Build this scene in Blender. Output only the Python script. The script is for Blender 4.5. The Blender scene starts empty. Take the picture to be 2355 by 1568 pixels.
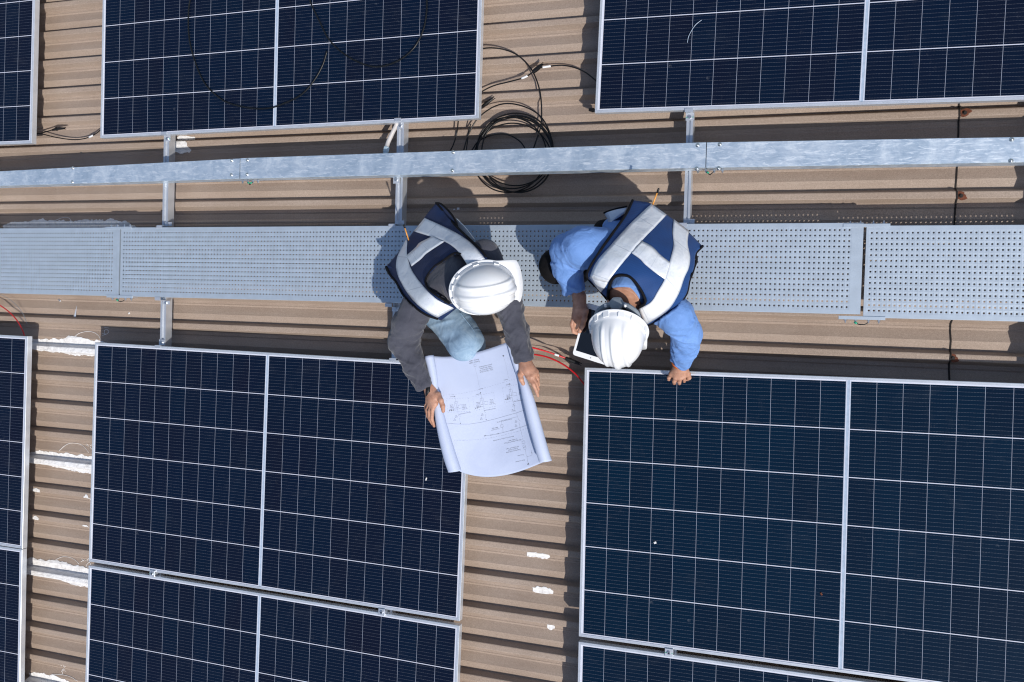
import bpy, bmesh, math, random
import numpy as np
from mathutils import Vector, Matrix
from mathutils.bvhtree import BVHTree

scene = bpy.context.scene
C = scene.collection
random.seed(7)
RAD = math.radians

# ------------------------------------------------------------------ camera
# World: metres, z = 0 on the rib crests of the roof, x along the ribs.
CAM = np.array([4.05702, -1.01478, 4.35698])
ROT = np.array([0.01608491, -0.33505438, -0.03054402])     # axis-angle, world -> camera
FPX = 900.25                                               # focal length for a 1024 px wide frame
def axis_angle(w):
    a = np.linalg.norm(w); k = w / a
    K = np.array([[0, -k[2], k[1]], [k[2], 0, -k[0]], [-k[1], k[0], 0]])
    return np.eye(3) + math.sin(a) * K + (1 - math.cos(a)) * K @ K
RC = axis_angle(ROT)
cd = bpy.data.cameras.new('camera'); cam = bpy.data.objects.new('camera', cd); C.objects.link(cam)
m4 = np.eye(4); m4[:3, :3] = RC.T; m4[:3, 3] = CAM
cam.matrix_world = Matrix(m4.tolist())
cd.sensor_width = 36.0; cd.lens = 36.0 * FPX / 1024.0; cd.clip_start = 0.05; cd.clip_end = 200.0
scene.camera = cam

# ------------------------------------------------------------------ light
SUN = Vector((0.72, -0.60, 1.0)).normalized()              # towards the sun
elev = math.asin(SUN.z); azim = math.atan2(SUN.x, SUN.y)
world = bpy.data.worlds.new('World'); scene.world = world; world.use_nodes = True
wn = world.node_tree; bg = wn.nodes['Background']
sky = wn.nodes.new('ShaderNodeTexSky'); sky.sky_type = 'NISHITA'; sky.sun_disc = False
sky.sun_elevation = elev; sky.sun_rotation = azim; sky.air_density = 1.0; sky.dust_density = 1.0; sky.ozone_density = 1.0
wn.links.new(sky.outputs[0], bg.inputs[0]); bg.inputs[1].default_value = 0.115
ld = bpy.data.lights.new('sun', 'SUN'); ld.energy = 3.6; ld.angle = RAD(0.55); ld.color = (1.0, 0.955, 0.9)
sun = bpy.data.objects.new('sun', ld); C.objects.link(sun)
sun.rotation_euler = SUN.to_track_quat('Z', 'Y').to_euler()
sun.location = (6, -6, 8)
vs = scene.view_settings; vs.view_transform = 'Standard'; vs.look = 'None'; vs.exposure = 0.17; vs.gamma = 1.0
scene.cycles.pixel_filter_type = 'BLACKMAN_HARRIS'; scene.cycles.filter_width = 1.15

# ------------------------------------------------------------------ survey helpers
def at(dx, dy, z):
    """World point at height z seen at (dx, dy) of the 2354 px wide photograph."""
    x = dx * 1024 / 2354.0; y = dy * 1024 / 2354.0
    d = RC.T @ np.array([(x - 512) / FPX, (341 - y) / FPX, -1.0])
    return CAM + (z - CAM[2]) / d[2] * d
def ray(dx, dy):
    x = dx * 1024 / 2354.0; y = dy * 1024 / 2354.0
    d = RC.T @ np.array([(x - 512) / FPX, (341 - y) / FPX, -1.0])
    return d / np.linalg.norm(d)
def PA(x, y): return (850.6 + .44 * x, 436.8 + .44 * y)          # detail views the survey was read from
def PB(x, y): return (1206.9 + .3298 * x, 402.3 + .3298 * y)
def PP(x, y): return (977.0 + .21257 * x, 775.9 + .21257 * y)
def A(x, y, z): return at(*PA(x, y), z)
def B(x, y, z): return at(*PB(x, y), z)
def PQ(x, y, z): return at(*PP(x, y), z)

# ------------------------------------------------------------------ object helpers
def mesh_from(name, verts, faces, mats, smooth=False, fmat=None, uvs=None):
    me = bpy.data.meshes.new(name)
    me.from_pydata([tuple(map(float, v)) for v in verts], [], [tuple(f) for f in faces])
    for m in (mats if isinstance(mats, (list, tuple)) else [mats]): me.materials.append(m)
    if fmat is not None: me.polygons.foreach_set('material_index', list(fmat))
    if smooth: me.polygons.foreach_set('use_smooth', [True] * len(me.polygons))
    if uvs is not None:
        ul = me.uv_layers.new(name='UVMap'); ul.data.foreach_set('uv', np.asarray(uvs, dtype=np.float32).ravel())
    me.update()
    return me
def link(name, me, parent=None, loc=None, rotz=0.0):
    o = bpy.data.objects.new(name, me); C.objects.link(o)
    if parent is not None: o.parent = parent
    if loc is not None: o.location = tuple(loc)
    o.rotation_euler[2] = rotz
    return o
def tag(o, label=None, cat=None, group=None, kind=None):
    if label: o['label'] = label
    if cat: o['category'] = cat
    if group: o['group'] = group
    if kind: o['kind'] = kind
    return o
def empty(name, loc=(0, 0, 0), rotz=0.0):
    o = bpy.data.objects.new(name, None); C.objects.link(o); o.location = tuple(loc); o.rotation_euler[2] = rotz
    o.empty_display_size = 0.05
    return o
class MB:
    """collects shapes for one mesh"""
    def __init__(s): s.v = []; s.f = []; s.m = []; s.uv = []
    def add(s, vs, fs, mi=0):
        b = len(s.v); s.v += [tuple(v) for v in vs]
        for f in fs: s.f.append(tuple(i + b for i in f)); s.m.append(mi)
    def box(s, x0, x1, y0, y1, z0, z1, mi=0, bev=0.0):
        if bev <= 0:
            vs = [(x, y, z) for z in (z0, z1) for y in (y0, y1) for x in (x0, x1)]
            s.add(vs, [(0, 2, 3, 1), (4, 5, 7, 6), (0, 1, 5, 4), (2, 6, 7, 3), (0, 4, 6, 2), (1, 3, 7, 5)], mi)
        else:
            b = bev
            lo = [(x0, y0, z0), (x1, y0, z0), (x1, y1, z0), (x0, y1, z0)]
            mid = [(x0, y0, z1 - b), (x1, y0, z1 - b), (x1, y1, z1 - b), (x0, y1, z1 - b)]
            hi = [(x0 + b, y0 + b, z1), (x1 - b, y0 + b, z1), (x1 - b, y1 - b, z1), (x0 + b, y1 - b, z1)]
            fs = [(3, 2, 1, 0), (8, 9, 10, 11)]
            for i in range(4):
                j = (i + 1) % 4; fs += [(i, j, 4 + j, 4 + i), (4 + i, 4 + j, 8 + j, 8 + i)]
            s.add(lo + mid + hi, fs, mi)
    def cyl(s, c, r, z0, z1, n=12, mi=0, r1=None, rot=0.0):
        r1 = r if r1 is None else r1
        vs = [(c[0] + r * math.cos(rot + 2 * math.pi * i / n), c[1] + r * math.sin(rot + 2 * math.pi * i / n), z0) for i in range(n)]
        vs += [(c[0] + r1 * math.cos(rot + 2 * math.pi * i / n), c[1] + r1 * math.sin(rot + 2 * math.pi * i / n), z1) for i in range(n)]
        fs = [tuple(range(n - 1, -1, -1)), tuple(range(n, 2 * n))] + [(i, (i + 1) % n, n + (i + 1) % n, n + i) for i in range(n)]
        s.add(vs, fs, mi)
    def tube(s, pts, r, n=8, mi=0, caps=True):
        pts = np.asarray(pts, float); k = len(pts)
        rr = np.full(k, r) if np.isscalar(r) else np.asarray(r, float)
        t = np.gradient(pts, axis=0); t /= np.linalg.norm(t, axis=1)[:, None] + 1e-12
        up = np.array([0, 0, 1.0]) if abs(t[0, 2]) < .9 else np.array([1.0, 0, 0])
        vs = []
        nrm = np.cross(t[0], up); nrm /= np.linalg.norm(nrm)
        for i in range(k):
            nrm = nrm - t[i] * (nrm @ t[i]); nrm /= np.linalg.norm(nrm) + 1e-12
            bn = np.cross(t[i], nrm)
            for j in range(n):
                a = 2 * math.pi * j / n
                vs.append(pts[i] + rr[i] * (math.cos(a) * nrm + math.sin(a) * bn))
        fs = [(i * n + j, i * n + (j + 1) % n, (i + 1) * n + (j + 1) % n, (i + 1) * n + j) for i in range(k - 1) for j in range(n)]
        if caps: fs += [tuple(range(n - 1, -1, -1)), tuple(range((k - 1) * n, k * n))]
        s.add(vs, fs, mi)
    def build(s, name, mats, parent=None, smooth=False, loc=None, rotz=0.0):
        return link(name, mesh_from(name, s.v, s.f, mats, smooth, s.m), parent, loc, rotz)
def spline(pts, n):
    """Catmull-Rom through pts, n samples per span"""
    p = np.asarray(pts, float); q = np.vstack([2 * p[0] - p[1], p, 2 * p[-1] - p[-2]]); out = []
    for i in range(1, len(q) - 2):
        for k in range(n):
            t = k / n
            out.append(.5 * ((2 * q[i]) + (-q[i - 1] + q[i + 1]) * t + (2 * q[i - 1] - 5 * q[i] + 4 * q[i + 1] - q[i + 2]) * t * t
                             + (-q[i - 1] + 3 * q[i] - 3 * q[i + 1] + q[i + 2]) * t ** 3))
    out.append(p[-1]); return np.array(out)

# value noise, vectorised
def vnoise(p, seed=0):
    p = np.asarray(p, float); i = np.floor(p).astype(np.int64); f = p - i; f = f * f * (3 - 2 * f)
    def h(x, y, z):
        n = (x * 374761393 + y * 668265263 + z * 1274126177 + seed * 974634777) & 0xffffffff
        n = ((n ^ (n >> 13)) * 1274126177) & 0xffffffff
        n = n ^ (n >> 16)
        return (n & 0xffff) / 32767.5 - 1.0
    r = 0
    for a in (0, 1):
        for b in (0, 1):
            for c in (0, 1):
                w = (f[:, 0] if a else 1 - f[:, 0]) * (f[:, 1] if b else 1 - f[:, 1]) * (f[:, 2] if c else 1 - f[:, 2])
                r = r + w * h(i[:, 0] + a, i[:, 1] + b, i[:, 2] + c)
    return r

# ------------------------------------------------------------------ materials
class NT:
    def __init__(s, name):
        s.m = bpy.data.materials.new(name); s.m.use_nodes = True; s.t = s.m.node_tree; s.b = s.t.nodes['Principled BSDF']
    def n(s, typ, **kw):
        nd = s.t.nodes.new(typ)
        for k, v in kw.items(): setattr(nd, k, v)
        return nd
    def l(s, a, b): s.t.links.new(a, b)
    def set(s, k, v): s.b.inputs[k].default_value = v
    def coord(s, which='Object', scale=(1, 1, 1)):
        tc = s.n('ShaderNodeTexCoord'); mp = s.n('ShaderNodeMapping'); mp.inputs['Scale'].default_value = scale
        s.l(tc.outputs[which], mp.inputs['Vector']); return mp.outputs[0]
    def noise(s, vec, scale, detail=4.0, rough=.55, dist=0.0):
        nd = s.n('ShaderNodeTexNoise'); nd.inputs['Scale'].default_value = scale; nd.inputs['Detail'].default_value = detail
        nd.inputs['Roughness'].default_value = rough; nd.inputs['Distortion'].default_value = dist
        s.l(vec, nd.inputs['Vector']); return nd.outputs[0]
    def ramp(s, fac, stops):
        r = s.n('ShaderNodeValToRGB'); e = r.color_ramp.elements
        while len(e) < len(stops): e.new(.5)
        for el, (p, c) in zip(e, stops): el.position = p; el.color = (*c, 1) if len(c) == 3 else c
        s.l(fac, r.inputs[0]); return r.outputs[0]
    def math(s, op, a, b=None, c=None):
        nd = s.n('ShaderNodeMath', operation=op)
        for i, x in enumerate((a, b, c)):
            if x is None: continue
            if isinstance(x, (int, float)): nd.inputs[i].default_value = x
            else: s.l(x, nd.inputs[i])
        return nd.outputs[0]
    def mix(s, fac, a, b, mode='MIX'):
        nd = s.n('ShaderNodeMix', data_type='RGBA', blend_type=mode)
        for i, x in ((0, fac), (6, a), (7, b)):
            if isinstance(x, (int, float)): nd.inputs[i].default_value = x
            elif isinstance(x, (tuple, list)): nd.inputs[i].default_value = (*x, 1) if len(x) == 3 else x
            else: s.l(x, nd.inputs[i])
        return nd.outputs[2]
    def bump(s, h, strength=.3, dist=.01):
        nd = s.n('ShaderNodeBump'); nd.inputs['Strength'].default_value = strength; nd.inputs['Distance'].default_value = dist
        s.l(h, nd.inputs['Height']); s.l(nd.outputs[0], s.b.inputs['Normal'])
def simple(name, col, rough=.5, metal=0.0, spec=.5, var=.12, scale=30.0, bump=0.0, bscale=None, coat=0.0):
    t = NT(name); v = t.coord(); nz = t.noise(v, scale)
    c0 = tuple(max(0, x * (1 - var)) for x in col); c1 = tuple(min(1, x * (1 + var)) for x in col)
    t.l(t.ramp(nz, [(.3, c0), (.7, c1)]), t.b.inputs['Base Color'])
    t.set('Roughness', rough); t.set('Metallic', metal); t.set('Specular IOR Level', spec); t.set('Coat Weight', coat)
    if bump: t.bump(t.noise(v, bscale or scale * 3), bump, .004)
    return t.m

def mat_roof():
    t = NT('roof_paint'); v = t.coord()
    vs_ = t.coord('Object', (.6, 9, 9)); vg = t.coord('Object', (3, 60, 60))
    a = t.noise(v, 2.2, 5, .6); b = t.noise(vs_, 1.0, 6, .65, .4); g = t.noise(v, 420, 2, .6); st = t.noise(vg, 1.0, 4, .6)
    col = t.ramp(a, [(.25, (.295, .228, .180)), (.5, (.335, .266, .216)), (.75, (.372, .303, .252))])
    col = t.mix(t.math('MULTIPLY', t.ramp(b, [(.42, (0, 0, 0)), (.72, (1, 1, 1))]), .38), col, (.25, .19, .15))
    col = t.mix(t.math('MULTIPLY', t.ramp(st, [(.5, (0, 0, 0)), (.75, (1, 1, 1))]), .22), col, (.44, .375, .32))
    col = t.mix(.55, col, t.ramp(g, [(.25, (.22, .2, .18)), (.75, (.78, .77, .76))]), 'OVERLAY')
    g2 = t.noise(v, 130, 3, .7); col = t.mix(.30, col, t.ramp(g2, [(.3, (.3, .29, .28)), (.7, (.7, .7, .7))]), 'OVERLAY')
    t.l(col, t.b.inputs['Base Color']); t.set('Roughness', .62); t.set('Specular IOR Level', .35)
    t.bump(g, .12, .0015)
    return t.m
def mat_cell():
    t = NT('cell_glass')
    uv = t.n('ShaderNodeUVMap'); sep = t.n('ShaderNodeSeparateXYZ'); t.l(uv.outputs[0], sep.inputs[0])
    at_ = t.n('ShaderNodeAttribute'); at_.attribute_name = 'tint'
    v = t.coord()
    big = t.noise(v, 2.2, 4, .6, .6)
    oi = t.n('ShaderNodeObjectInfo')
    col = t.mix(at_.outputs['Fac'], (.0034, .0052, .0165), (.0016, .0068, .0225)); sky_teal = t.mix(at_.outputs['Fac'], (.0005, .0090, .0245), (.0002, .0122, .0315)); col = t.mix(oi.outputs['Alpha'], sky_teal, col)  # second mix paints a bluish sky reflection into the cell colour of chosen panels
    col = t.mix(t.ramp(big, [(.35, (0, 0, 0)), (.75, (.55, .55, .55))]), col, (.0014, .0085, .0225))
    # busbars along x, 12 to a cell, broken by solder dots
    fy = t.math('FRACT', t.math('MULTIPLY', sep.outputs[1], 12.0))
    d = t.math('ABSOLUTE', t.math('SUBTRACT', fy, .5))
    bus = t.math('LESS_THAN', d, .020)
    dots = t.math('GREATER_THAN', t.math('FRACT', t.math('MULTIPLY', sep.outputs[0], 9.0)), .35)
    bus = t.math('MULTIPLY', bus, t.math('ADD', t.math('MULTIPLY', dots, .22), .24))
    col = t.mix(bus, col, (.26, .28, .33))
    dust = t.noise(v, 60, 3, .7); d2 = t.noise(v, 5, 4, .6, 1.5)
    dm = t.math('MULTIPLY', t.ramp(dust, [(.60, (0, 0, 0)), (.82, (1, 1, 1))]), t.ramp(d2, [(.45, (0, 0, 0)), (.7, (1, 1, 1))]))
    col = t.mix(t.math('MULTIPLY', dm, .10), col, (.35, .36, .36))
    sm = t.noise(t.coord('Object', (1.0, 2.6, 1.0)), 3.4, 6, .7, 2.2); sp_ = t.n('ShaderNodeTexVoronoi'); sp_.inputs['Scale'].default_value = 5.5; t.l(v, sp_.inputs['Vector'])
    spot = t.math('MULTIPLY', t.math('LESS_THAN', sp_.outputs['Distance'], .045), t.ramp(dust, [(.45, (0, 0, 0)), (.6, (1, 1, 1))]))
    col = t.mix(t.math('ADD', t.math('MULTIPLY', t.ramp(sm, [(.55, (0, 0, 0)), (.75, (1, 1, 1))]), .018), t.math('MULTIPLY', spot, .10)), col, (.42, .45, .47))
    t.l(col, t.b.inputs['Base Color']); t.set('Roughness', .17); t.set('Specular IOR Level', .22)
    return t.m
def mat_galv():
    t = NT('galvanised_steel'); v = t.coord(); vb = t.coord('Object', (6, 30, 6))
    sp = t.n('ShaderNodeTexVoronoi'); sp.inputs['Scale'].default_value = 46; t.l(v, sp.inputs['Vector'])
    cl = t.noise(v, 9, 6, .65, .8); br = t.noise(vb, 3.0, 5, .7, 1.0)
    col = t.ramp(cl, [(.30, (.40, .51, .62)), (.5, (.56, .66, .76)), (.68, (.76, .84, .90))])
    col = t.mix(t.math('MULTIPLY', t.ramp(br, [(.52, (0, 0, 0)), (.64, (1, 1, 1))]), .6), col, (.90, .94, .97))
    sx = t.n('ShaderNodeSeparateColor'); t.l(sp.outputs['Color'], sx.inputs[0]); col = t.mix(.10, col, t.ramp(sx.outputs[0], [(0, (.2, .2, .2)), (1, (.8, .8, .8))]), 'OVERLAY')
    t.l(col, t.b.inputs['Base Color']); t.set('Metallic', .62)
    t.l(t.ramp(br, [(.3, (.34, .34, .34)), (.7, (.56, .56, .56))]), t.b.inputs['Roughness'])
    t.bump(br, .08, .003)
    return t.m
def mat_alu(name='anodised_aluminium', col=(.66, .69, .73), rough=.36, metal=.65):
    t = NT(name); v = t.coord('Object', (3, 3, 3)); a = t.noise(v, 6, 4); b = t.noise(t.coord('Object', (2, 160, 160)), 1, 3)
    c = t.ramp(a, [(.3, tuple(x * .93 for x in col)), (.7, tuple(min(1, x * 1.06) for x in col))])
    t.l(c, t.b.inputs['Base Color']); t.set('Metallic', metal); t.set('Roughness', rough)
    t.bump(b, .04, .001)
    return t.m
def mat_fabric(name, c0, c1, rough=.85, wscale=900, fold=0.5, sheen=.2, fscale=14):
    t = NT(name); v = t.coord()
    a = t.noise(v, 8, 5, .6); w = t.noise(v, wscale, 1, .5); f = t.noise(v, fscale, 5, .6, .7)
    col = t.ramp(a, [(.3, c0), (.7, c1)])
    col = t.mix(.18, col, t.ramp(w, [(.3, (.2, .2, .2)), (.7, (.8, .8, .8))]), 'OVERLAY')
    t.l(col, t.b.inputs['Base Color']); t.set('Roughness', rough); t.set('Specular IOR Level', .25); t.set('Sheen Weight', sheen)
    t.bump(f, fold, .02)
    return t.m
def mat_denim():
    t = NT('washed_denim'); v = t.coord(); a = t.noise(v, 13, 6, .65, .8); w = t.noise(v, 700, 1, .5); st = t.noise(t.coord('Object', (90, 12, 12)), 1, 4, .6)
    col = t.ramp(a, [(.28, (.11, .19, .30)), (.5, (.22, .33, .455)), (.72, (.37, .48, .58))])
    col = t.mix(.22, col, t.ramp(w, [(.3, (.2, .2, .2)), (.7, (.8, .8, .8))]), 'OVERLAY')
    col = t.mix(t.math('MULTIPLY', st, .25), col, (.42, .54, .62))
    t.l(col, t.b.inputs['Base Color']); t.set('Roughness', .85); t.set('Specular IOR Level', .2); t.bump(w, .1, .002)
    return t.m
def mat_meshcloth(name, c0, c1):
    t = NT(name); v = t.coord('UV', (70, 70, 1))
    vo = t.n('ShaderNodeTexVoronoi'); vo.inputs['Scale'].default_value = 1.0; vo.inputs['Randomness'].default_value = .15; t.l(v, vo.inputs['Vector'])
    a = t.noise(t.coord(), 9, 5, .6)
    col = t.ramp(a, [(.3, c0), (.7, c1)])
    col = t.mix(t.math('MULTIPLY', t.ramp(vo.outputs['Distance'], [(.18, (1, 1, 1)), (.3, (0, 0, 0))]), .55), col, tuple(x * .35 for x in c0))
    t.l(col, t.b.inputs['Base Color']); t.set('Roughness', .65); t.set('Specular IOR Level', .25); t.set('Sheen Weight', .04)
    t.bump(vo.outputs['Distance'], .25, .002)
    return t.m
def mat_reflective():
    t = NT('reflective_tape'); v = t.coord(); a = t.noise(v, 26, 5, .62, 1.2); b = t.noise(v, 11, 4, .6, .8)
    col = t.ramp(a, [(.3, (.74, .77, .82)), (.55, (.83, .855, .89)), (.75, (.90, .915, .935))])
    uv = t.n('ShaderNodeUVMap'); sp = t.n('ShaderNodeSeparateXYZ'); t.l(uv.outputs[0], sp.inputs[0])
    ed = t.math('GREATER_THAN', t.math('ABSOLUTE', t.math('SUBTRACT', sp.outputs[0], .5)), .455)
    cr = t.math('LESS_THAN', t.math('ABSOLUTE', t.math('SUBTRACT', t.math('FRACT', t.math('MULTIPLY', sp.outputs[1], 2.6)), .5)), .012)
    col = t.mix(t.math('MULTIPLY', t.math('MAXIMUM', ed, cr), .45), col, (.42, .46, .53))
    t.l(col, t.b.inputs['Base Color']); t.set('Roughness', .34); t.set('Metallic', .1); t.set('Coat Weight', .6); t.set('Coat Roughness', .12)
    h = t.math('ADD', a, b); t.bump(h, .32, .007)
    return t.m
def mat_skin():
    t = NT('skin'); v = t.coord(); a = t.noise(v, 34, 5, .62); f = t.noise(v, 260, 3, .6)
    col = t.ramp(a, [(.3, (.34, .165, .105)), (.55, (.46, .245, .165)), (.75, (.55, .32, .225))])
    t.l(col, t.b.inputs['Base Color']); t.set('Roughness', .5); t.set('Specular IOR Level', .4)
    t.set('Subsurface Weight', .06); t.set('Subsurface Radius', (.01, .004, .002)); t.bump(f, .2, .002)
    return t.m
def mat_paper():
    t = NT('plan_paper'); v = t.coord(); a = t.noise(v, 5, 4, .55, .6)
    t.l(t.ramp(a, [(.3, (.42, .475, .625)), (.7, (.465, .52, .665))]), t.b.inputs['Base Color'])
    t.set('Roughness', .55); t.set('Specular IOR Level', .3); t.set('Transmission Weight', 0.0)
    t.bump(a, .12, .02)
    return t.m
def mat_sealant():
    t = NT('white_sealant'); v = t.coord(); a = t.noise(v, 28, 6, .7, .8); b = t.noise(v, 110, 3, .6)
    t.l(t.ramp(a, [(.25, (.52, .50, .48)), (.5, (.74, .73, .72)), (.8, (.84, .84, .84))]), t.b.inputs['Base Color'])
    t.set('Roughness', .6); t.bump(t.math('ADD', a, t.math('MULTIPLY', b, .4)), .5, .006)
    return t.m

def mat_helmet():
    t = NT('helmet_shell'); v = t.coord(); a = t.noise(t.coord('Object', (14, 60, 40)), 1, 5, .7, .6); b = t.noise(v, 9, 5, .65, .5)
    m = t.math('MULTIPLY', t.ramp(a, [(.60, (0, 0, 0)), (.72, (1, 1, 1))]), t.ramp(b, [(.45, (0, 0, 0)), (.65, (1, 1, 1))]))
    col = t.mix(t.math('MULTIPLY', m, .22), t.ramp(b, [(.3, (.755, .765, .775)), (.7, (.79, .795, .80))]), (.52, .50, .47))
    t.l(col, t.b.inputs['Base Color']); t.set('Roughness', .27); t.set('Coat Weight', .35); t.bump(b, .03, .01)
    return t.m
M = dict(
    roof=mat_roof(), cell=mat_cell(), galv=mat_galv(), alu=mat_alu(), frame=mat_alu('frame_aluminium', (.70, .73, .77), .30, .55),
    walk=mat_alu('walkway_aluminium', (.475, .545, .615), .42, .45), rail=mat_alu('rail_aluminium', (.62, .65, .69), .34, .6),
    backsheet=simple('backsheet_white', (.58, .60, .68), .25, var=.04), colgap=simple('column_gap', (.30, .33, .40), .25, var=.05), ribbon=simple('ribbon_gap', (.36, .44, .54), .25, var=.12, scale=60),
    bolt=simple('bolt_steel', (.62, .64, .66), .28, .9, var=.1), dark=simple('black_rubber', (.008, .008, .009), .45, var=.3, spec=.3),
    cable=simple('black_cable', (.006, .0065, .007), .36, var=.25, spec=.35), red=simple('red_cable', (.55, .012, .018), .38, var=.12),
    green=simple('green_paint', (.02, .30, .17), .5), white=simple('white_plastic', (.78, .79, .80), .38, var=.03),
    helmet=mat_helmet(), grey=simple('grey_plastic', (.20, .23, .26), .42),
    conduit=simple('grey_conduit', (.52, .49, .47), .5, var=.06), fitting=simple('conduit_fitting', (.42, .52, .58), .45),
    sealant=mat_sealant(), chalk=simple('paint_mark', (.72, .70, .68), .7), rust=simple('rust', (.12, .035, .015), .85, var=.5, scale=60),
    shadow_dirt=simple('lap_shadow_line', (.018, .014, .012), .8), skin=mat_skin(), hair=simple('black_hair', (.012, .010, .009), .45, var=.4, scale=200, bump=.4),
    shirt_grey=mat_fabric('charcoal_cotton', (.046, .048, .064), (.070, .072, .092), .9),
    shirt_blue=mat_fabric('blue_poplin', (.125, .25, .545), (.155, .29, .60), .72, fold=.5, sheen=.05),
    denim=mat_denim(), black_cloth=mat_fabric('black_cloth', (.0035, .0035, .0045), (.007, .0065, .008), .9, sheen=.0),
    vest_navy=mat_meshcloth('navy_mesh_vest', (.004, .017, .068), (.006, .024, .092)),
    vest_blue=mat_meshcloth('blue_mesh_vest', (.011, .047, .165), (.017, .066, .215)),
    tape=mat_reflective(), piping=simple('black_binding', (.006, .006, .008), .8, spec=.15), paper=mat_paper(),
    ink=simple('print_ink', (.13, .14, .17), .6), screen=simple('tablet_glass', (.006, .008, .012), .06, var=.1, spec=.6),
    tablet=simple('tablet_shell', (.78, .79, .80), .3, var=.02), wood=simple('orange_rod', (.62, .27, .05), .45, var=.15),
    eye=simple('eye_white', (.7, .68, .65), .2, var=.02), orange=simple('orange_strap', (.75, .16, .02), .5), scrap=simple('paper_scrap', (.8, .8, .8), .6, var=.03))

# ------------------------------------------------------------------ roof
PITCH = .1775
PROFILE = [(0, 0), (-.004, .0012), (-.026, .0012), (-.030, 0), (-.0445, -.036), (-.0465, -.038), (-.058, -.038), (-.0595, -.0368), (-.063, -.0368), (-.0645, -.038),
           (-.070, -.0415), (-.1165, -.0270), (-.118, -.0262), (-.1195, -.0266), (-.1605, -.0420), (-.1635, -.037), (-.1760, -.002)]
PY = np.array([p[0] for p in PROFILE] + [-PITCH])[::-1]; PZ = np.array([p[1] for p in PROFILE] + [0.0])[::-1]
LAP_X = 4.575
def rib_y(X, Y): return Y + .007 * (X - .2) + .006
def roof_z(X, Y):
    q = np.mod(rib_y(np.asarray(X, float), np.asarray(Y, float)), PITCH) - PITCH
    return np.interp(q, PY, PZ) + np.where(np.asarray(X) < LAP_X, .005, 0.0)
def roof_sheet(x0, x1, lift):
    n0, n1 = -52, 46; vs = []; fs = []; xs = [x0, x1]
    rows = []
    for k in range(n1, n0, -1):
        for (yy, zz) in PROFILE: rows.append((k * PITCH + yy, zz))
    for X in xs:
        for (yy, zz) in rows: vs.append((X, yy - .007 * (X - .2) - .006, zz + lift))
    n = len(rows)
    fs = [(i, i + 1, n + i + 1, n + i) for i in range(n - 1)]
    me = mesh_from('roof', vs, fs, M['roof'])
    o = link('roof', me); so = o.modifiers.new('thickness', 'SOLIDIFY'); so.thickness = .0012; so.offset = -1
    return tag(o, kind='structure')
roof = roof_sheet(-8.0, LAP_X, .005); roof['label'] = 'tan ribbed metal roof sheet lapping over the next sheet at its right end'; 
roof2 = roof_sheet(LAP_X - .12, 16.0, 0.0); roof2['label'] = 'tan ribbed metal roof sheet tucked under the lap at the right'
# dirt and shadow gap along the lap, added as a dark strip
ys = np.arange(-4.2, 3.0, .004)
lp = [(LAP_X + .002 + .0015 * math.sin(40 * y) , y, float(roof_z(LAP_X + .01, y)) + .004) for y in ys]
mb = MB(); mb.tube(lp, .0045, 5); o = mb.build('lap_shadow_line', M['shadow_dirt'])
tag(o, 'thin dark strip added for shadow gap and grime where two roof sheets lap', 'shadow gap line')

def screw(px, py, label):
    p = at(px, py, .003); z = float(roof_z(p[0], p[1]))
    r = empty('roof_screw', (p[0], p[1], z)); tag(r, label, 'screw', 'rusty screws along the roof lap')
    mb = MB(); n = 22
    vs = [(0, 0, .0012)] + [((.021 + .006 * math.sin(3 * a + px) + .003 * math.sin(7 * a)) * math.cos(a) * 1.1, .018 * math.sin(a) * (1 + .2 * math.sin(2 * a + px)), .0012) for a in np.linspace(0, 2 * math.pi, n, endpoint=False)]
    mb.add(vs, [(0, 1 + i, 1 + (i + 1) % n) for i in range(n)])
    mb.build('rust_stain', M['rust'], r)
    mb = MB(); mb.cyl((0, 0), .009, .001, .004, 14); mb.cyl((0, 0), .0055, .004, .010, 6, r1=.005); mb.build('head', M['shadow_dirt'], r)
screw(2218, 259, 'rusty screw on the lap above the cable tray')
screw(2209, 450, 'rusty screw on the lap between tray and walkway')
screw(2190, 823, 'rusty screw on the lap just above the lower right panel')

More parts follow.
